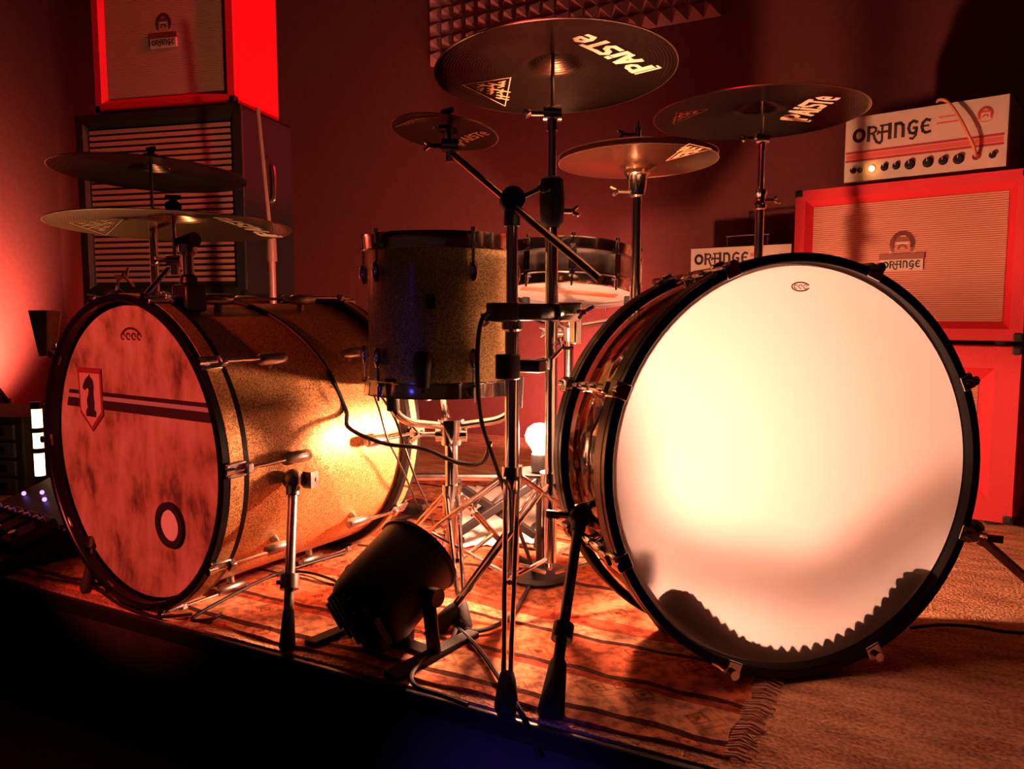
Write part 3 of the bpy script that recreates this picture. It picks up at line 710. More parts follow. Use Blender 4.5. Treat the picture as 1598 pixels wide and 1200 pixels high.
# multi-clamp joining the two poles
def multiclamp():
    a = at(800, 487, 1.345); c = at(866, 487, 1.385); m = (a+c)/2; g = thing('multi_clamp', 'black block clamp joining the boom stand to the crash stand', 'clamp', m)
    d = (c-a); d.z = 0; L = d.length; d.normalize(); X = Matrix.Translation(m) @ d.to_track_quat('X', 'Z').to_matrix().to_4x4()
    MB().box((-.01, 0, 0), (L+.05, .028, .030), X).build('bar', 'black_lacquer', g, True, bevel=.004)
    MB().box((L/2+.018, -.004, 0), (.045, .040, .034), X).box((L/2+.045, 0, -.02), (.016, .02, .075), X).build('jaw', 'chrome', g, True, bevel=.003)
    MB().box((-L/2-.018, .004, 0), (.045, .040, .032), X).build('jaw', 'black_metal', g, True, bevel=.003)
    k = MB(); wing(k, X @ Vector((L/2+.03, -.03, .0)), W(.3, -1, 0), .022); k.build('wing_bolt', 'chrome', g, True)
    a = at(803, 572, 1.345); g = thing('tube_clamp', 'round black tube clamp below the block clamp on the boom stand', 'clamp', a)
    MB().cyl(a+W(-.012, 0, -.022), a+W(-.012, 0, .022), .022, seg=18).box(a+W(.028, .02, 0), (.05, .03, .022)).build('collar', 'black_metal', g, True, bevel=.003)
    k = MB(); k.cyl(a+W(.02, .02, .004), a+W(.068, .12, .006), .0065); wing(k, a+W(.068, .04, .012), W(.6, -.3, .7), .022); k.build('arm', 'chrome', g, True)
multiclamp()

# --- left pair
CU = (-.857, 1.862, .880); CLo = (-.759, 1.751, .745)
cymbal('crash_cymbal', 'upper of the two cymbals at the left, dark and tilted, above the gold drum', CU, (.023, .037, 1), .2145, 'cymbals')
cymbal('crash_cymbal', 'lower of the two cymbals at the left, bronze with lettering, above the gold drum', CLo, (-.003, .03, 1), .254, 'cymbals',
       [('lettering', 'PAiSTe', (432, 362), (352, 340), .045, 'print_cream')], ((192, 345), (108, 343), (165, 360)), m='cymbal_bronze')
def left_stand():
    b = W(-.857, 1.862); g = pole_stand('cymbal_stand', 'chrome stand with side arm carrying the two left cymbals', (-.857, 1.862), [(.09, .60, .0125), (.57, .79, .0095)], .925, spread=.20, a0=100, hz=.24)
    q = W(*CLo); m = MB(); s = Vector((b.x, b.y, .585)); e = q-Vector((0, 0, .075))
    m.cyl(s+W(-.02, -.03), e, .0062, seg=12); m.build('side_arm', 'chrome', g, True)
    t = MB(); tilter(t, e, 1); t.cyl(e, q+Vector((0, 0, .05)), .0045, seg=10); t.build('arm_tilter', 'chrome', g, True)
    k = MB(); k.box(s+W(-.02, -.02), (.045, .045, .035)); k.build('arm_clamp', 'black_metal', g, True, bevel=.004)
    k = MB(); wing(k, s+W(-.05, -.02), W(-1, -.3, .9), .03); wing(k, s+W(-.035, -.035, .03), W(-.5, -.6, 1), .024); k.build('wing_bolt', 'chrome', g, True)
    k = MB(); k.sphere(q+Vector((0, 0, .044)), .017, sz=1.0); k.build('top_knob', 'rubber', g, True)
left_stand()

# ================================================================== TOM AND SNARE
def drum_small(name, label, C, tilt, R, hgt, angs, shell_m, lug_len, hoop_m='chrome', top_m='white_disc', bot_m='white_film', strainer=False):
    nrm = W(*tilt).normalized(); Q = frame(nrm)
    g = bpy.data.objects.new(name, None); sc.collection.objects.link(g); g.matrix_basis = Matrix.Translation(W(*C)) @ Q @ Matrix.Rotation(YAW-math.pi/2, 4, 'Z')
    tag(g, label, 'drum')
    # undo any twist that the frame adds: local -Y faces the camera approximately
    MB().lathe([(R, .008), (R, hgt-.008), (R-.006, hgt-.008), (R-.006, .008)], 64, I4, True).build('shell', shell_m, g)
    for z, s, m in ((hgt, 1, top_m), (0, -1, bot_m)):
        MB().lathe([(0, z), (R-.012, z), (R-.004, z+s*.002), (R+.002, z-s*.006)], 64).build('head', m, g)
        MB().lathe([(R+.004, z-s*.014), (R+.004, z+s*.010), (R+.001, z+s*.012), (R+.001, z+s*.015), (R+.010, z+s*.015), (R+.008, z+s*.010), (R+.007, z-s*.010), (R+.013, z-s*.012), (R+.013, z-s*.015)], 64, I4, True).build('hoop', hoop_m, g)
    lug = MB(); z0 = hgt*.5
    base = None
    up = MB().lath((R+.010, 0, hgt-.075), (0, 0, 1), [(0, 0), (.005, .002), (.0085, .010), (.0095, .022), (.0075, .034), (.005, .038), (0, .038)], 12).cyl((R-.004, 0, hgt-.055), (R+.008, 0, hgt-.055), .007, seg=10)
    rod = MB().cyl((R+.010, 0, hgt-.045), (R+.010, 0, hgt+.022), .0030, seg=8).lath((R+.010, 0, hgt+.014), (0, 0, 1), [(0, 0), (.0055, 0), (.0055, .008), (0, .009)], 10).box((R+.009, 0, hgt-.008), (.012, .014, .006))
    dn = MB().lath((R+.010, 0, .037), (0, 0, 1), [(0, 0), (.005, .002), (.0085, .010), (.0095, .022), (.0075, .034), (.005, .038), (0, .038)], 12).cyl((R-.004, 0, .055), (R+.008, 0, .055), .007, seg=10)
    rd2 = MB().cyl((R+.010, 0, -.022), (R+.010, 0, .045), .0030, seg=8).box((R+.009, 0, .008), (.012, .014, .006))
    if lug_len:
        P = [(up, 'lug', 'chrome'), (rod, 'tension_rod', 'chrome'), (dn, 'lug', 'chrome'), (rd2, 'tension_rod', 'chrome')]
    else:
        one = MB().box((R+.006, 0, hgt/2), (.014, .018, hgt*.55)); P = [(one, 'lug', 'chrome'), (rod, 'tension_rod', 'chrome'), (rd2, 'tension_rod', 'chrome')]
    for i, a in enumerate(angs):
        M = Matrix.Rotation(R_(a), 4, 'Z')
        if base is None:
            base = [mb.build(nm, m, g) for mb, nm, m in P]
            for b in base: b.matrix_basis = M
        else:
            for b in base: share(b, g, M)
    return g
# frames with a vertical normal keep local axes: find the twist so that angle 0 faces the camera
def face_angle(g, C):
    v = (g.matrix_basis.inverted() @ Vector((0, 0, C[2]))); return math.degrees(math.atan2(v.y, v.x))
CT = (-.140, 1.50, .4146)
gtmp = bpy.data.objects.new('probe', None); gtmp.matrix_basis = Matrix.Translation(W(*CT)) @ frame((0, 0, 1)) @ Matrix.Rotation(YAW-math.pi/2, 4, 'Z')
fa = face_angle(gtmp, CT); bpy.data.objects.remove(gtmp)
tom = drum_small('tom_drum', 'gold-green sparkle tom with chrome hoops standing between the bass drums', CT, (0, 0, 1), .137, .267, [fa+d for d in (-96, -50, 24, 84, 144, 200)], 'olive_sparkle', True)
bdg = MB(); ba = R_(fa-7); cN = Vector((math.cos(ba), math.sin(ba), 0))
bdg.box((0, 0, 0), (.006, .018, .027), Matrix.Translation(cN*.1385+Vector((0, 0, .158))) @ Matrix.Rotation(ba, 4, 'Z')); bdg.build('badge', 'black_metal', tom, bevel=.003)
mk = MB(); ma = R_(fa-8); mN = Vector((math.cos(ma), math.sin(ma), 0))
mic = thing('drum_microphone', 'small black clip microphone under the front of the sparkle tom', 'microphone', at(660, 580, 1.350))
p = at(660, 580, 1.350)
MB().lath(p+Vector((0, 0, -.03)), (0, 0, 1), [(0, 0), (.012, .002), (.014, .02), (.016, .034), (.018, .040), (.018, .054), (.013, .064), (0, .067)], 18).build('body', 'plastic_black', mic, True)
MB().tube(spline([p+Vector((0, 0, -.028)), p+W(.0, .03, -.05), p+W(.01, .06, -.05), p+W(.02, .09, -.02)]), .004).build('clip_neck', 'black_metal', mic, True)

CN = (.152, 2.06, .612)
snr = drum_small('snare_drum', 'shallow snare drum with bright white lower head behind the poles', CN, (0.05, .16, 1), .178, .085, [fa+d for d in range(18, 378, 36)], 'chrome_worn', False)
snr['label'] = 'shallow chrome snare drum with bright white lower head behind the crash stand'
# hi tech: snare wires
sw = MB()
for i in range(12): sw.cyl((-.02+i*.0036, -.13, -.0035), (-.02+i*.0036, .13, -.0035), .0011, seg=5)
sw.build('snare_wires', 'chrome', snr)

def basket_stand(name, label, base, zc, zr_, rr, a0, spread, col_r=.0125, hz=.2, tilt=0.0):
    b = W(*base); g = thing(name, label, 'stand', (b.x, b.y, 0))
    MB().cyl((b.x, b.y, .07), (b.x, b.y, zc), col_r, seg=16).build('column', 'chrome', g, True)
    j = MB(); j.lath((b.x, b.y, zc-.16), (0, 0, 1), [(col_r, 0), (col_r+.006, .003), (col_r+.006, .04), (col_r, .044)], 16); wing(j, Vector((b.x, b.y, zc-.14))+W(.018, 0), W(1, -.3, 0), .02); j.build('height_clamp', 'chrome', g, True)
    h = MB(); h.cyl((b.x, b.y, zc-.02), (b.x, b.y, zc+.03), .019, .026, seg=18); h.cyl(Vector((b.x, b.y, zc))-W(.03, .0)+W(0, 0), Vector((b.x, b.y, zc))+W(.03, 0), .014, seg=14); wing(h, Vector((b.x, b.y, zc))+W(-.03, 0), W(-1, 0, 0), .026); h.build('basket_hub', 'chrome', g, True)
    for k in range(3):
        a = R_(a0+120*k); d = Vector((math.cos(a), math.sin(a), 0)); c = Vector((b.x, b.y, 0))
        P = [c+Vector((0, 0, zc+.015)), c+d*rr*.45+Vector((0, 0, zc+.025)), c+d*rr*.8+Vector((0, 0, (zc+zr_)/2-.005)), c+d*(rr+.004)+Vector((0, 0, zr_-.02)), c+d*(rr+.008)+Vector((0, 0, zr_+.03))]
        ar = MB().tube(spline(P, 5), .0075, 10); s = Vector((-d.y, d.x, 0)); arm = ar.build('basket_arm', 'chrome', g, True)
        MB().cyl(c+d*(rr+.006)+Vector((0, 0, zr_-.022)), c+d*(rr+.009)+Vector((0, 0, zr_+.036)), .012, seg=12).build('rubber_grip', 'rubber', arm, True)
    tripod(g, b, .012, spread, a0+58, hz)
    return g
bs = basket_stand('drum_stand', 'chrome basket stand under the sparkle tom with tripod legs on the rug', (-.118, 1.48), .318, .398, .126, -110.5, .20)
basket_stand('drum_stand', 'chrome basket stand holding the shallow snare behind the boom stand', (.152, 2.06), .50, .585, .16, 40, .26)

# ================================================================== THE LAMP
LP = at(842, 684, 1.55)
lamp = thing('bulb_lamp', 'bare glowing bulb lamp standing on the rug between the drums', 'lamp', (LP.x, LP.y, 0))
MB().lathe([(0, .010), (.062, .010), (.066, .014), (.060, .022), (.014, .030), (.010, .040)], 28, Matrix.Translation((LP.x, LP.y, 0))).build('base', 'black_metal', lamp, True)
MB().lathe([(0, -.078), (.030, -.078), (.050, -.070), (.052, -.067), (.030, -.072), (.010, -.070)], 24, Matrix.Translation(LP)).build('added_shade_disc', 'black_metal', lamp, True)  # disc added below the bulb to keep its light off the rug
MB().cyl((LP.x, LP.y, .03), (LP.x, LP.y, LP.z-.062), .007, seg=12).build('stem', 'black_metal', lamp, True)
MB().lath((LP.x, LP.y, LP.z-.068), (0, 0, 1), [(0, 0), (.016, 0), (.018, .01), (.017, .036), (.012, .040)], 16).build('socket', 'black_metal', lamp, True)
MB().lathe([(0, -.031), (.012, -.030), (.017, -.020), (.027, -.006), (.029, .006), (.024, .020), (.012, .029), (0, .031)], 16, Matrix.Translation(LP)).build('bulb', 'bulb_warm', lamp, True)

TL = at(60, 690, 2.15)
tl = thing('tube_lamp', 'warm upright tube lamp shining behind the left edge of the gold drum', 'lamp', (TL.x, TL.y, 0))
MB().cyl((TL.x, TL.y, .003), (TL.x, TL.y, .02), .07, seg=24).cyl((TL.x, TL.y, .02), (TL.x, TL.y, TL.z-.10), .008).build('base', 'black_metal', tl, True)
MB().cyl((TL.x, TL.y, TL.z-.095), (TL.x, TL.y, TL.z+.095), .013, seg=12).build('tube', 'tube_warm', tl, True)
MB().cyl((TL.x, TL.y, TL.z-.115), (TL.x, TL.y, TL.z-.095), .016, seg=12).build('end_cap', 'black_metal', tl, True)
MB().cyl((TL.x, TL.y, TL.z+.095), (TL.x, TL.y, TL.z+.115), .016, seg=12).build('end_cap', 'black_metal', tl, True)
for z in (-.03, .028): MB().lath((TL.x, TL.y, TL.z+z), (0, 0, 1), [(.013, 0), (.018, 0), (.018, .014), (.013, .014)], 12, closed=True).build('clip', 'black_metal', tl, True)

ww = thing('wall_wash_light', 'small black floor light washing the left wall orange', 'stage light', (-4.24, 2.30, 0))
MB().lath((-4.245, 2.30, .10), (-.55, .05, .35), [(0, -.05), (.045, -.05), (.055, -.04), (.055, .055), (.050, .055), (.050, .02), (0, .02)], 24).build('can', 'plastic_black', ww, True)
MB().box((-4.22, 2.30, .006), (.12, .16, .012)).box((-4.235, 2.362, .055), (.03, .006, .11)).box((-4.235, 2.238, .055), (.03, .006, .11)).build('yoke', 'black_metal', ww, True, bevel=.002, smooth=False)

rw = W(.300, 2.85, 0); rd_ = (W(.13, 3.34, .46)-W(.300, 2.85, .13)).normalized()  # housing for the added back wall glow lamp
ww = thing('wall_wash_light', 'added small black floor light making the red glow on the back wall', 'stage light', rw)
MB().lath(rw+Vector((0, 0, .13))-rd_*.085, rd_, [(0, 0), (.045, 0), (.055, .01), (.055, .080), (.050, .080), (.050, .06), (0, .06)], 24).build('can', 'plastic_black', ww, True)
MB().cyl(rw+Vector((0, 0, .002)), rw+Vector((0, 0, .014)), .07, seg=24).cyl(rw+Vector((0, 0, .012)), rw+Vector((0, 0, .075)), .010).build('foot', 'black_metal', ww, True)

# ================================================================== AMPLIFIERS
def crest(mb_d, mb_l, M, s):         # little tree-and-globe crest over a scroll
    mb_d.ribbon(arc(0, 0, .42*s, .46*s, -15, 195, 14), .20*s, M); mb_d.ribbon([(-.22*s, .18*s), (.22*s, .18*s)], .20*s, M)
    mb_d.ribbon([(-.40*s, -.10*s), (-.40*s, -.32*s)], .16*s, M); mb_d.ribbon([(.40*s, -.10*s), (.40*s, -.32*s)], .16*s, M)
    mb_d.ribbon(arc(0, -.22*s, .16*s, .16*s, 0, 180, 6), .09*s, M)
    mb_l.ribbon(arc(0, -.05*s, .60*s, .55*s, 215, 325, 10), .13*s, M); mb_l.ribbon([(-.22*s, .02*s), (.22*s, .02*s)], .08*s, M)
def speaker_cab(name, label, front_c, yaw, wd, hg, dp, z0, m_tol, frame_w, slats=0, logo=True, group=None, gr='grille_weave', feet=True):
    """front_c: cam-frame (x,y) of the front face's middle; local -Y is the front"""
    b = W(*front_c); g = thing(name, label, 'speaker', (b.x, b.y, z0), (0, 0, yaw+YAW), group)
    fh = .012 if feet else 0
    # shell of five boards so that the grille sits in a recess
    t = .018; h = hg-fh; zc = fh+h/2; ins = .020
    sh = MB()
    sh.box((0, dp/2+ins/2, zc), (wd-.004, dp-ins, h-.004))
    sh.box((0, dp/2, fh+t/2), (wd, dp, t)).box((0, dp/2, fh+h-t/2), (wd, dp, t)).box((-wd/2+t/2, dp/2, zc), (t, dp, h)).box((wd/2-t/2, dp/2, zc), (t, dp, h))
    sh.build('cabinet_shell', m_tol, g, smooth=False, bevel=.006)
    fw = frame_w
    o = [(-wd/2+.002, fh+.002), (wd/2-.002, fh+.002), (wd/2-.002, fh+h-.002), (-wd/2+.002, fh+h-.002)]
    i = [(-wd/2+fw, fh+fw), (wd/2-fw, fh+fw), (wd/2-fw, fh+h-fw), (-wd/2+fw, fh+h-fw)]
    k = .6
    m_ = [(a[0]*(1-k)+c[0]*k, a[1]*(1-k)+c[1]*k) for a, c in zip(o, i)]
    vs = [(x, -.004, z) for x, z in o]+[(x, -.004, z) for x, z in m_]+[(x, .016, z) for x, z in i]
    fs = []
    for q in range(4):
        r = (q+1) % 4; fs += [(q, r, 4+r, 4+q), (4+q, 4+r, 8+r, 8+q)]
    fs += [(q, q+8, ((q+1) % 4)+8, (q+1) % 4) for q in range(0)]
    MB().add(vs, fs).build('front_frame', m_tol, g, smooth=False)
    ww, hh = wd-2*fw, h-2*fw
    if slats:
        bk = MB().box((0, .018, zc), (ww, .006, hh)).build('grille_board', 'grille_back', g, smooth=False)
        zz = fh+fw; p = hh/slats; sl = MB().box((0, 0, 0), (ww, .010, p*.56)); first = None
        for q in range(slats):
            M = Matrix.Translation((0, .011, zz+(q+.5)*p))
            if first is None: first = sl.build('grille_bar', 'grille_slat', g, smooth=False); first.matrix_basis = M
            else: share(first, g, M)
    else:
        MB().box((0, .016, zc), (ww, .006, hh)).build('grille_cloth', gr, g, smooth=False)
    if logo:
        F = Matrix.Translation((0, .0125, zc+hh*.14)) @ Matrix.Rotation(math.pi/2, 4, 'X'); d_, l_ = MB(), MB()
        crest(d_, l_, F, .062); d_.build('crest', 'badge_bronze', g, smooth=False); l_.build('crest_scroll', 'panel_cream', g, smooth=False)
        pw = wd*.185; ph = .030
        pl = MB().box((0, .010, zc-hh*.035), (pw, .006, ph)).build('name_plate', 'panel_cream', g, smooth=False)
        MB().box((0, .010, zc-hh*.035+ph*.78), (pw*1.05, .005, ph*.5)).build('name_plate_top', 'badge_bronze', g, smooth=False)
        tx = MB(); tw = text_w('ORANGE', FAT); s_ = pw*.88/tw
        write(tx, 'ORANGE', FAT, Matrix.Translation((-pw*.44, .0062, zc-hh*.035-s_*.42)) @ Matrix.Rotation(math.pi/2, 4, 'X'), s_); tx.build('plate_lettering', 'ink', pl, smooth=False)
    for sx in (-1, 1):
        for sz, zz in ((-1, fh), (1, fh+h)):
            c = MB(); x = sx*(wd/2); q = .026
            c.box((x-sx*q/2+sx*.0015, q/2-.006, zz-sz*q/2+sz*.0015), (q, q, q)); c.build('corner_protector', 'black_metal', g, smooth=False, bevel=.007)
    if feet:
        for sx in (-1, 1):
            for yy in (.04, dp-.04): MB().cyl((sx*(wd/2-.05), yy, 0), (sx*(wd/2-.05), yy, fh+.004), .018, .020, seg=14).build('rubber_foot', 'rubber', g)
    return g
# right: two red-lit cabinets, head on top
YC = R_(-40.0)
cab_lo = speaker_cab('speaker_cabinet', 'orange speaker cabinet on the stage floor, lower of the right stack', (1.060, 2.12), YC, .585, .470, .30, .0, 'tolex_orange', .095, group='right amplifier stack')
cab_up = speaker_cab('speaker_cabinet', 'orange framed speaker cabinet directly beneath the white amplifier head', (1.060, 2.12), YC, .585, .442, .30, .470, 'tolex_orange', .050, group='right amplifier stack')
def amp_head(name, label, fc, yaw, wd, hg, dp, z0, full=True):
    b = W(*fc); g = thing(name, label, 'amplifier', (b.x, b.y, z0), (0, 0, yaw+YAW)); fh = .008
    h = hg-fh; zc = fh+h/2
    MB().box((0, dp/2+.004, zc), (wd, dp-.008, h)).build('casing', 'panel_cream' if full else 'tolex_black', g, smooth=False, bevel=.005)
    pn = MB().box((0, .004, zc), (wd-.006, .010, h-.006)).build('front_panel', 'panel_cream', g, smooth=False, bevel=.001)
    F = Matrix.Translation((0, -.0016, fh)) @ Matrix.Rotation(math.pi/2, 4, 'X')
    tx = MB(); tw = text_w('ORANGE', FAT)
    if full:
        s_ = wd*.50/tw; write(tx, 'ORANGE', FAT, F @ Matrix.Translation((-wd*.445, h*.60, 0)), s_)
    else:
        s_ = wd*.545/tw; write(tx, 'ORANGE', FAT, F @ Matrix.Translation((-wd*.455, h*.60, 0)), s_)
    tx.build('logo_lettering', 'ink', pn, smooth=False)
    if full:
        MB().ribbon([(-wd*.48, h*.455), (wd*.47, h*.455)], .0065, F).build('stripe', 'ink_red', pn, smooth=False)
        MB().ribbon([(-wd*.48, h*.330), (wd*.47, h*.330)], .0065, F).build('stripe', 'ink_red', pn, smooth=False)
        mat('band_red', (.62, .10, .08), .5)
        MB().ribbon([(-wd*.47, h*.392), (wd*.46, h*.392)], .013, F).build('stripe_band', 'band_red', pn, smooth=False)
        d_, l_ = MB(), MB(); crest(d_, l_, F @ Matrix.Translation((wd*.365, h*.76, 0)), .034); d_.build('crest', 'band_red', pn, smooth=False); l_.build('crest_scroll', 'print_orange', pn, smooth=False)
        sm = MB()
        for q, (x0, x1) in enumerate(((.10, .20), (.09, .21))): sm.ribbon([(wd*x0, h*(.80-.08*q)), (wd*x1, h*(.80-.08*q))], .004, F)
        sm.build('small_print', 'band_red', pn, smooth=False)
        for x, r in ((-.43, .0085), (-.385, .0075), (-.225, .010), (-.150, .010), (-.065, .0135), (.045, .0135), (.135, .0115), (.225, .0135), (.415, .0085)):
            k = MB().lath((x*wd, 0, fh+h*.185), (0, -1, 0), [(0, .016), (r*.62, .016), (r*.7, .013), (r*.8, .004), (r, .002), (r, -.001), (0, -.001)], 18).build('knob', 'plastic_black', g)
            MB().box((x*wd, -.0165, fh+h*.185+r*.35), (.0018, .001, r*.6)).build('pointer', 'panel_cream', k, smooth=False)
        MB().lath((-.305*wd, 0, fh+h*.185), (0, -1, 0), [(.0088, -.001), (.0088, .004), (.006, .005)], 18).build('pilot_bezel', 'chrome', g)
        MB().lath((-.305*wd, -.003, fh+h*.185), (0, -1, 0), [(.0078, -.001), (.0078, .004), (.005, .009), (0, .010)], 18).build('pilot_light', 'pilot_amber', g)
        MB().cyl((.325*wd, 0, fh+h*.185), (.325*wd, -.006, fh+h*.185), .009, seg=14).build('input_jack', 'chrome', g)
    else:
        hd = MB().tube(spline([(-wd*.20, dp*.5, hg-.003), (-wd*.20, dp*.5, hg+.034), (-wd*.185, dp*.5, hg+.040), (wd*.185, dp*.5, hg+.040), (wd*.20, dp*.5, hg+.034), (wd*.20, dp*.5, hg-.003)], 6), .0035, 8).build('wire_handle', 'chrome', g)
        MB().ribbon([(wd*.12, h*.78), (wd*.19, h*.78)], .012, F).build('small_print', 'band_red', pn, smooth=False)
        MB().ribbon([(wd*.32, h*.58), (wd*.36, h*.58)], .008, F).build('small_mark', 'band_red', pn, smooth=False)
        for x in (-.3, -.1, .1, .3): MB().lath((x*wd, 0, fh+h*.2), (0, -1, 0), [(0, .012), (.007, .012), (.009, 0), (0, -.001)], 14).build('knob', 'plastic_black', g)
    for sx in (-1, 1):
        for yy in (.03, dp-.03): MB().cyl((sx*(wd/2-.04), yy, 0), (sx*(wd/2-.04), yy, fh+.003), .010, .011, seg=12).build('rubber_foot', 'rubber', g)
    return g
dvec = (math.cos(YC), math.sin(YC))
hc = (1.060+dvec[0]*.034+.020*.643, 2.12+dvec[1]*.034+.020*.766)
head = amp_head('amplifier_head', 'white amplifier head with black lettering and amber pilot light on the orange cabinet', hc, YC, .40, .192, .19, .913)
small_fc = (.760, 2.60); YS = R_(-35)
amp_head('amplifier_head', 'small white amplifier head with wire handle behind the glowing drum', small_fc, YS, .345, .155, .16, .6245, full=False)
speaker_cab('speaker_cabinet', 'black speaker cabinet under the small amplifier head, hidden behind the glowing drum', small_fc, YS, .42, .622, .20, .0, 'tolex_black', .03, slats=0, logo=False, gr='grille_back')
# guitar lead hanging over the head into its jack
def lead():
    M = head.matrix_basis; h = .192; w_ = .40
    P = [(.10, .10, h+.004), (.085, .03, h+.010), (.075, -.006, h+.006), (.085, -.020, h-.02), (.112, -.034, h-.075), (.127, -.028, h-.125), (.130, -.016, .044), (.130, -.007, .0425)]
    P = [(.05, .12, h+.004), (.028, .05, h+.004), (.036, .0, h+.009), (.062, -.020, h-.004), (.092, -.032, h-.050), (.116, -.034, h-.100), (.128, -.026, .062), (.130, -.012, .0425)]
    MBv = MB().tube([M @ p for p in spline(P, 8)], .0042, 8)
    mat('lead_orange', (.62, .22, .10), .45)
    o = MBv.build('instrument_lead', 'lead_orange'); tag(o, 'orange instrument lead looping over the white amplifier head into its jack', 'cable')
lead()

# left stack: hidden base cabinet, barred amplifier, combo on top
YA = R_(-14); A0 = (-1.262, 2.80)
base_cab = speaker_cab('speaker_cabinet', 'black base cabinet at the bottom of the left stack behind the gold drum', A0, YA, .69, .60, .33, .0, 'tolex_black', .03, logo=False, gr='grille_back', group='left amplifier stack')
amp2 = speaker_cab('guitar_amplifier', 'black guitar amplifier with horizontal barred grille in the left stack', A0, YA, .685, .672, .33, .600, 'tolex_black', .052, slats=26, logo=False, group='left amplifier stack'); amp2['category'] = 'amplifier'
def amp2_detail():
    hw = .3425
    MB().lath((hw-.001, .17, .43), (1, 0, 0), [(0, .0)]+[(.001, .001)], 8) if 0 else None
    M = Matrix.Translation((hw, .165, .43)) @ Matrix.Rotation(math.pi/2, 4, 'Y')
    d = MB().prism([(x*.105, y*.040) for x, y in arc(0, 0, 1, 1, 0, 345, 23)], -.001, .003, M).build('handle_recess', 'rubber', amp2, smooth=False)
    MB().tube(spline([(hw+.002, .165, .50), (hw+.016, .165, .485), (hw+.020, .165, .43), (hw+.016, .165, .375), (hw+.002, .165, .36)], 6), .008, 8).build('side_handle', 'chrome_worn', amp2)
amp2_detail()
combo = speaker_cab('combo_amplifier', 'red-lit combo amplifier on top of the left stack', (-1.238, 2.815), YA, .575, .49, .285, 1.272, 'tolex_orange', .045, gr='grille_weave', group='left amplifier stack'); combo['category'] = 'amplifier'
combo['label'] = 'orange combo amplifier with bright red side on top of the left stack'

# mic stand in front of the left stack
def mic_stand():
    t = at(402, 168, 2.42); m_ = at(424, 385, 2.42); bt = m_+(m_-t)*.0; b = W(*((m_.x*0), 0)) if 0 else None
    f = Vector((m_.x, m_.y, 0)); g = thing('microphone_stand', 'thin microphone stand glowing red in front of the left stack', 'stand', f)
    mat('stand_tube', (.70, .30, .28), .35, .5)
    MB().cyl(m_, t, .0065, seg=12).build('upper_tube', 'stand_tube', g, True)
    MB().cyl((f.x, f.y, .02), m_, .0105, seg=14).build('lower_tube', 'stand_tube', g, True)
    MB().cyl(m_-Vector((0, 0, .045)), m_+Vector((0, 0, .025)), .016, .014, seg=16).build('height_clutch', 'stand_tube', g, True)
    MB().lathe([(0, .001), (.125, .001), (.125, .012), (.03, .024), (.012, .03)], 32, Matrix.Translation(f)).build('round_base', 'black_metal', g, True)
mic_stand()

# ================================================================== PAR CAN
def par_can():
    c = at(612, 912, 1.245); up = at(668, 838, 1.33)-at(560, 960, 1.20)
    ax = up.normalized(); g = thing('par_can_light', 'black stage light can tilted upwards on the rug front', 'stage light', (c.x, c.y, 0))
    L = .150; R = .074; p0 = c-ax*L*.5
    MB().lath(p0, ax, [(0, -.012), (R*.62, -.010), (R*.86, -.002), (R*.96, .012), (R, .03), (R, L-.008), (R+.004, L-.006), (R+.004, L), (R-.004, L), (R-.004, .05), (0, .05)], 40).build('can', 'plastic_black', g, True)
    MB().lath(p0, ax, [(0, L-.018), (R-.006, L-.018)], 32).build('lens', 'speaker_grey', g, True)
    sd = ax.cross(Vector((0, 0, 1))).normalized(); fins = None
    for k in range(9):
        y = -.055+.01375*k
        MB().box((y, 0, -.010), (.003, 2*math.sqrt(max(1e-4, (.062)**2-y*y)), .012), Matrix.Translation(p0) @ frame(ax)).build('cooling_fin', 'plastic_black', g, True, smooth=False)
    # yoke: two side arms down to a foot bar
    for s in (-1, 1):
        mb = MB(); kn = MB()
        a = c+sd*s*(R+.008); q = Vector((a.x, a.y, .008))+sd*s*.012
        d = (q-a); M = Matrix.Translation((a+q)/2) @ d.to_track_quat('Z', 'Y').to_matrix().to_4x4()
        mb.box((0, 0, 0), (.006, .028, d.length), M)
        kn.cyl(c+sd*s*(R-.002), c+sd*s*(R+.030), .013, .015, seg=16)
        mb.build('yoke_arm', 'black_metal', g, True, bevel=.002, smooth=False); kn.build('yoke_knob', 'plastic_black', g, True)
    fwd = sd.cross(Vector((0, 0, 1))).normalized()
    for s in (-1, 1):
        b = Vector((c.x, c.y, .008))+sd*s*(R+.02)
        M = Matrix.Translation(b) @ fwd.to_track_quat('Y', 'Z').to_matrix().to_4x4()
        MB().box((0, 0, 0), (.026, .20, .014), M).build('foot_bar', 'rubber', g, True, bevel=.004, smooth=False)
    b = Vector((c.x, c.y, .008)); M = Matrix.Translation(b) @ sd.to_track_quat('X', 'Z').to_matrix().to_4x4()
    MB().box((0, 0, 0), (2*R+.06, .030, .008), M).build('cross_bar', 'black_metal', g, True, bevel=.002, smooth=False)
    MB().box((0, 0, 0), (.05, .05, .10), Matrix.Translation(c-Vector((0, 0, .055))+ax*.005) @ sd.to_track_quat('X', 'Z').to_matrix().to_4x4()).build('driver_box', 'plastic_black', g, True, bevel=.006)
par_can()

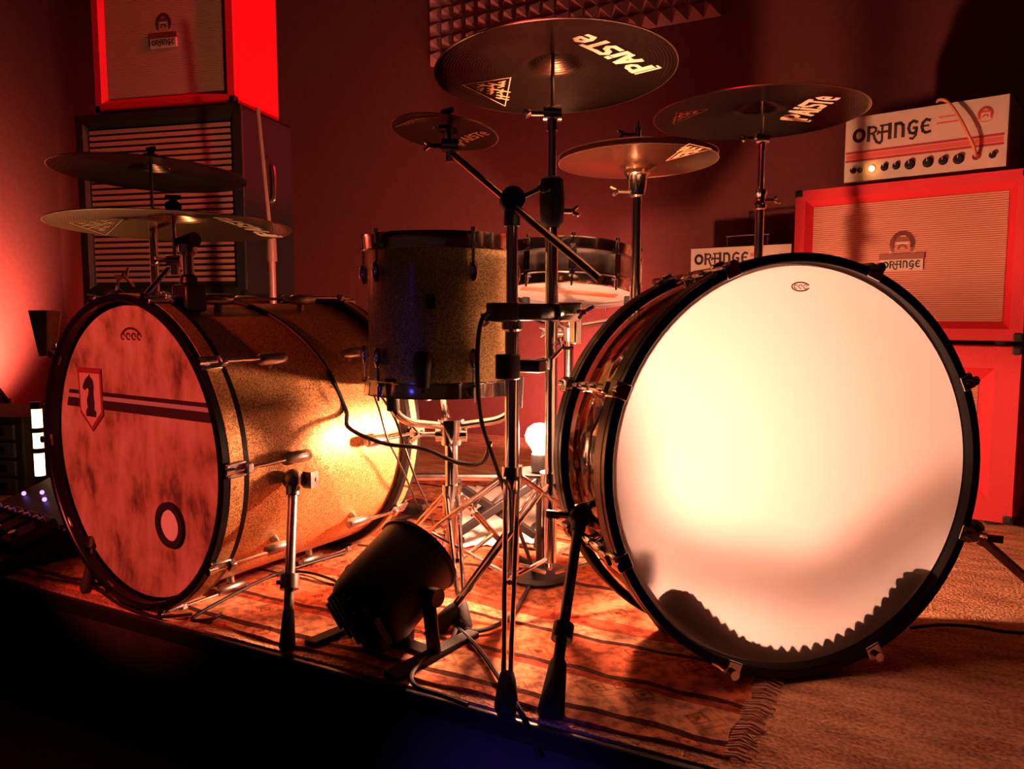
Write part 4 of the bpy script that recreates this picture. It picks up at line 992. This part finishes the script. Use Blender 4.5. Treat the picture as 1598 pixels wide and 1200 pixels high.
# ================================================================== PEDALS
def kick_pedal(name, label, base, yaw):
    b = W(*base); g = thing(name, label, 'pedal', (b.x, b.y, .010), (0, 0, yaw+YAW))
    MB().box((0, .15, .004), (.085, .34, .006)).build('base_plate', 'black_metal', g, bevel=.002, smooth=False)
    MB().box((0, .20, .045), (.075, .24, .010), Matrix.Translation((0, 0, 0)) @ Matrix.Rotation(R_(-10), 4, 'X')).build('footboard', 'chrome_worn', g, bevel=.004, smooth=False)
    MB().box((0, .32, .016), (.07, .05, .020)).build('heel_plate', 'chrome_worn', g, bevel=.003, smooth=False)
    for s in (-1, 1): MB().box((s*.05, .03, .095), (.014, .026, .18)).build('post', 'chrome', g, bevel=.003, smooth=False)
    MB().cyl((-.06, .03, .178), (.06, .03, .178), .007, seg=12).build('axle', 'chrome', g)
    MB().cyl((0, .03, .178), (0, .085, .30), .0035, seg=8).build('beater_shaft', 'chrome', g)
    MB().lath((0, .060, .305), (0, 1, -.3), [(0, 0), (.020, .002), (.025, .012), (.025, .028), (.018, .038), (0, .04)], 18).build('beater', 'felt', g)
rc = (CL[0]+.556*(DL+.03), CL[1]+.831*(DL+.03)); kick_pedal('kick_pedal', 'chrome kick pedal at the back of the gold bass drum', rc, YL)

# ================================================================== LEFT FLOOR GEAR
def pedalboard():
    p = onz(28, 868, 0); g = thing('effects_pedalboard', 'dark sloped pedalboard with tiny violet lights at the left stage edge', 'pedalboard', p, (0, 0, YAW+R_(-35)))
    S = Matrix.Rotation(R_(22), 4, 'X')
    MB().prism([(-.09, 0), (.26, 0), (.26, .15), (-.09, .03)], -.24, .13, Matrix(((0, 0, 1, 0), (1, 0, 0, 0), (0, 1, 0, 0), (0, 0, 0, 1)))).build('case', 'plastic_black', g, bevel=.006, smooth=False)
    sl = math.atan2(.12, .35)
    T = Matrix.Translation((0, -.09, .031)) @ Matrix.Rotation(sl, 4, 'X')
    for i in range(5):
        x = -.20+i*.072
        MB().box((x, .09, .012), (.055, .10, .026), T).build('effect_unit', 'speaker_grey', g, bevel=.004, smooth=False)
        MB().cyl(T @ Vector((x, .06, .024)), T @ Vector((x, .06, .034)), .008, seg=12).build('foot_switch', 'chrome', g)
        for s in (-1, 1): MB().cyl(T @ Vector((x+s*.014, .118, .024)), T @ Vector((x+s*.014, .118, .036)), .007, .006, seg=12).build('knob', 'chrome_worn', g)
    for i in range(6):
        MB().sphere(T @ Vector((-.19+i*.055, .20+.02*(i % 2), .006)), .0055, 8, 6).build('indicator_light', 'led_violet', g)
pedalboard()
def rack():
    p = at(-14, 745, 2.30); g = thing('rack_case', 'dark equipment rack against the orange wall left of the drum', 'case', (p.x, p.y, 0), (0, 0, YAW+R_(-10)))
    wd, dp = .42, .30; zt = at(10, 655, 2.30).z
    MB().box((-.09, dp/2, zt/2), (wd, dp, zt-.002)).build('case', 'tolex_black', g, bevel=.006, smooth=False)
    MB().box((-.09, dp/2, zt+.004), (wd+.01, dp+.01, .012)).build('lid', 'rubber', g, bevel=.003, smooth=False)
    for k in range(4):
        MB().box((-.09, -.004, zt-.035-.055*k), (wd-.05, .010, .046)).build('rack_unit', 'speaker_grey', g, bevel=.003, smooth=False)
        for i in range(4): MB().box((-.20+.08*i, -.010, zt-.035-.055*k), (.05, .006, .022)).build('rack_button', 'plastic_black', g, bevel=.002, smooth=False)
rack()

# ================================================================== CABLES
def cable(label, pts, r=.0035, m='cable', n=10, name='cable'):
    o = MB().tube(spline(pts, n), r, 7).build(name, m); tag(o, label, 'cable', 'cables'); return o
def on_shell(ang, y, lift=.004):          # a point on the gold drum's shell
    a = R_(ang); q = Vector(((RL-.004+lift)*math.cos(a), y, zl+(RL-.004+lift)*math.sin(a))); return dl.matrix_basis @ q
cable('black cable draped over the gold bass drum shell towards the tom stand', [on_shell(112, .20), on_shell(90, .20), on_shell(70, .215), on_shell(50, .235), on_shell(32, .255), on_shell(14, .27), at(545, 668, 1.44), at(600, 692, 1.44), at(660, 700, 1.42), at(715, 722, 1.40), at(752, 722, 1.36), at(765, 690, 1.33)], .0042)
cable('black cable rising from the foot of the boom stand to the block clamp', [at(775, 482, 1.33), at(752, 500, 1.31), at(745, 560, 1.31), at(750, 650, 1.32), at(775, 730, 1.34), at(800, 800, 1.38), at(825, 868, 1.45), onz(835, 900, .010)], .0040)
cable('thin cable hanging from the tom past the gold drum to the rug', [at(585, 604, 1.47), at(615, 650, 1.46), at(632, 700, 1.47), at(650, 750, 1.52), at(672, 800, 1.62), onz(680, 842, .012)], .0026)
cable('second thin cable hanging beside the gold drum under the tom', [at(578, 600, 1.49), at(592, 640, 1.49), at(605, 685, 1.51), at(622, 720, 1.56), at(640, 760, 1.66), onz(655, 800, .012)], .0022)
cable('black power cable curling from the stage light across the rug', [onz(708, 968, .012), onz(740, 985, .012), onz(790, 968, .014), onz(815, 935, .012), onz(832, 900, .012)], .0042)
cable('cable running along the rug front towards the stage edge', [onz(705, 972, .012), onz(745, 1010, .013), onz(782, 1062, .013), onz(812, 1110, .013), at(832, 1152, 1.0), at(842, 1185, .985)], .0040)
cable('pale loop of cable lying at the front of the stage light', [onz(715, 975, .012), onz(700, 1003, .012), onz(660, 1030, .013), onz(642, 1055, .013), onz(652, 1072, .013), onz(690, 1085, .013), onz(730, 1100, .013)], .0036)
cable('thin black cable on the carpet right of the glowing drum', [onz(1420, 980, .006), onz(1470, 975, .006), onz(1520, 978, .006), onz(1570, 986, .006), onz(1640, 990, .006)], .0030)
cable('black cable looping on the rug beside the gold drum', [onz(345, 958, .012), onz(330, 966, .012), onz(300, 965, .012), onz(360, 930, .012), onz(420, 900, .012), onz(480, 880, .012), onz(540, 862, .012)], .0032)
cable('black cable lying across the rug behind the gold drum spur', [onz(420, 898, .012), onz(470, 892, .012), onz(520, 905, .012), onz(560, 930, .012)], .0030)
cable('two-strand lead lying near the left drum foot', [onz(60, 900, .012), onz(140, 915, .014), onz(190, 945, .014), onz(240, 962, .014), onz(300, 958, .012)], .0030)
cable('added thick black cable shading the glowing drum head, from crash stand to hi-hat stand', [W(.080, 1.420, .33), W(.0895, 1.405, .285), W(.125, 1.395, .262), W(.16, 1.403, .254), W(.195, 1.410, .244), W(.223, 1.417, .252), W(.255, 1.426, .270), W(.285, 1.445, .290), W(.31, 1.55, .33), W(.295, 1.69, .36), W(.284, 1.762, .38)], .0105)  # unseen cable, bent to cast the dark bands on the white head

def uplight():  # housing added for the cymbal fill lamp
    b = W(-1.235, 2.215, 0); g = thing('added_fill_can', 'added small black can for the fill light under the two left cymbals', 'stage light', b)
    d = W(.42, -.40, .68).normalized(); p = b+Vector((0, 0, .085))
    MB().lath(p-d*.06, d, [(0, 0), (.030, 0), (.038, .01), (.038, .075), (.034, .075), (.034, .045), (0, .045)], 20).build('can', 'plastic_black', g, True)
    MB().cyl(b+Vector((0, 0, .002)), b+Vector((0, 0, .012)), .055, seg=24).cyl(b+Vector((0, 0, .01)), b+Vector((0, 0, .05)), .008).build('foot', 'black_metal', g, True)
uplight()
def cloth():  # pale sheet added to paint the lamp's bright pool on the rug
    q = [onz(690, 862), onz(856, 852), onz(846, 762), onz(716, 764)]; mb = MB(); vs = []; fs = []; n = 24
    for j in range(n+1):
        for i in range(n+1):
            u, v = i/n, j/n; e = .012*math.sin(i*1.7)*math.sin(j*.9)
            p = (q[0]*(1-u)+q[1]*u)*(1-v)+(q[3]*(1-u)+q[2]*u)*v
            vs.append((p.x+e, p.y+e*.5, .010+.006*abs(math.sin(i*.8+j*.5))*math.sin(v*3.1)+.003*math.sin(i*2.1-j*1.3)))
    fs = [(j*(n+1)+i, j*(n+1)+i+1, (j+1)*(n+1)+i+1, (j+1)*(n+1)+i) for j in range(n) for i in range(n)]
    mat('lit_rug_white', (.88, .84, .80), .9)
    o = mb.add(vs, fs).build('lit_rug_sheet', 'lit_rug_white'); md = o.modifiers.new('thick', 'SOLIDIFY'); md.thickness = .003; md.offset = 1
    tag(o, 'added white sheet standing in for the brightly lit rug behind the bulb lamp', 'cloth')
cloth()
def x_frame():
    c = W(-.045, 1.72); g = thing('x_frame_stand', 'low black X-frame stand over the added white sheet', 'stand', c)
    ends = [(at(706, 838, 1.72), at(852, 742, 1.76)), (at(722, 762, 1.80), at(836, 836, 1.72))]
    for a, b in ends:
        a = Vector((a.x, a.y, max(a.z, .016))); b = Vector((b.x, b.y, max(b.z, .016)))
        d = b-a; M = Matrix.Translation((a+b)/2) @ d.to_track_quat('X', 'Z').to_matrix().to_4x4()
        MB().box((0, 0, 0), (d.length, .012, .020), M).build('cross_leg', 'black_metal', g, True, bevel=.003, smooth=False)
    a = at(642, 744, 1.78); b = at(858, 744, 1.76)
    MB().cyl(a, b, .009, seg=12).build('top_rail', 'chrome_worn', g, True)
    for px in (716, 842):
        t = at(px, 746, 1.77); MB().cyl(t, Vector((t.x, t.y, .010)), .007, seg=10).build('upright', 'black_metal', g, True)
        MB().lath((t.x, t.y, .004), (0, 0, 1), [(0, 0), (.014, 0), (.012, .022), (.007, .026)], 12).build('rubber_foot', 'rubber', g, True)
x_frame()
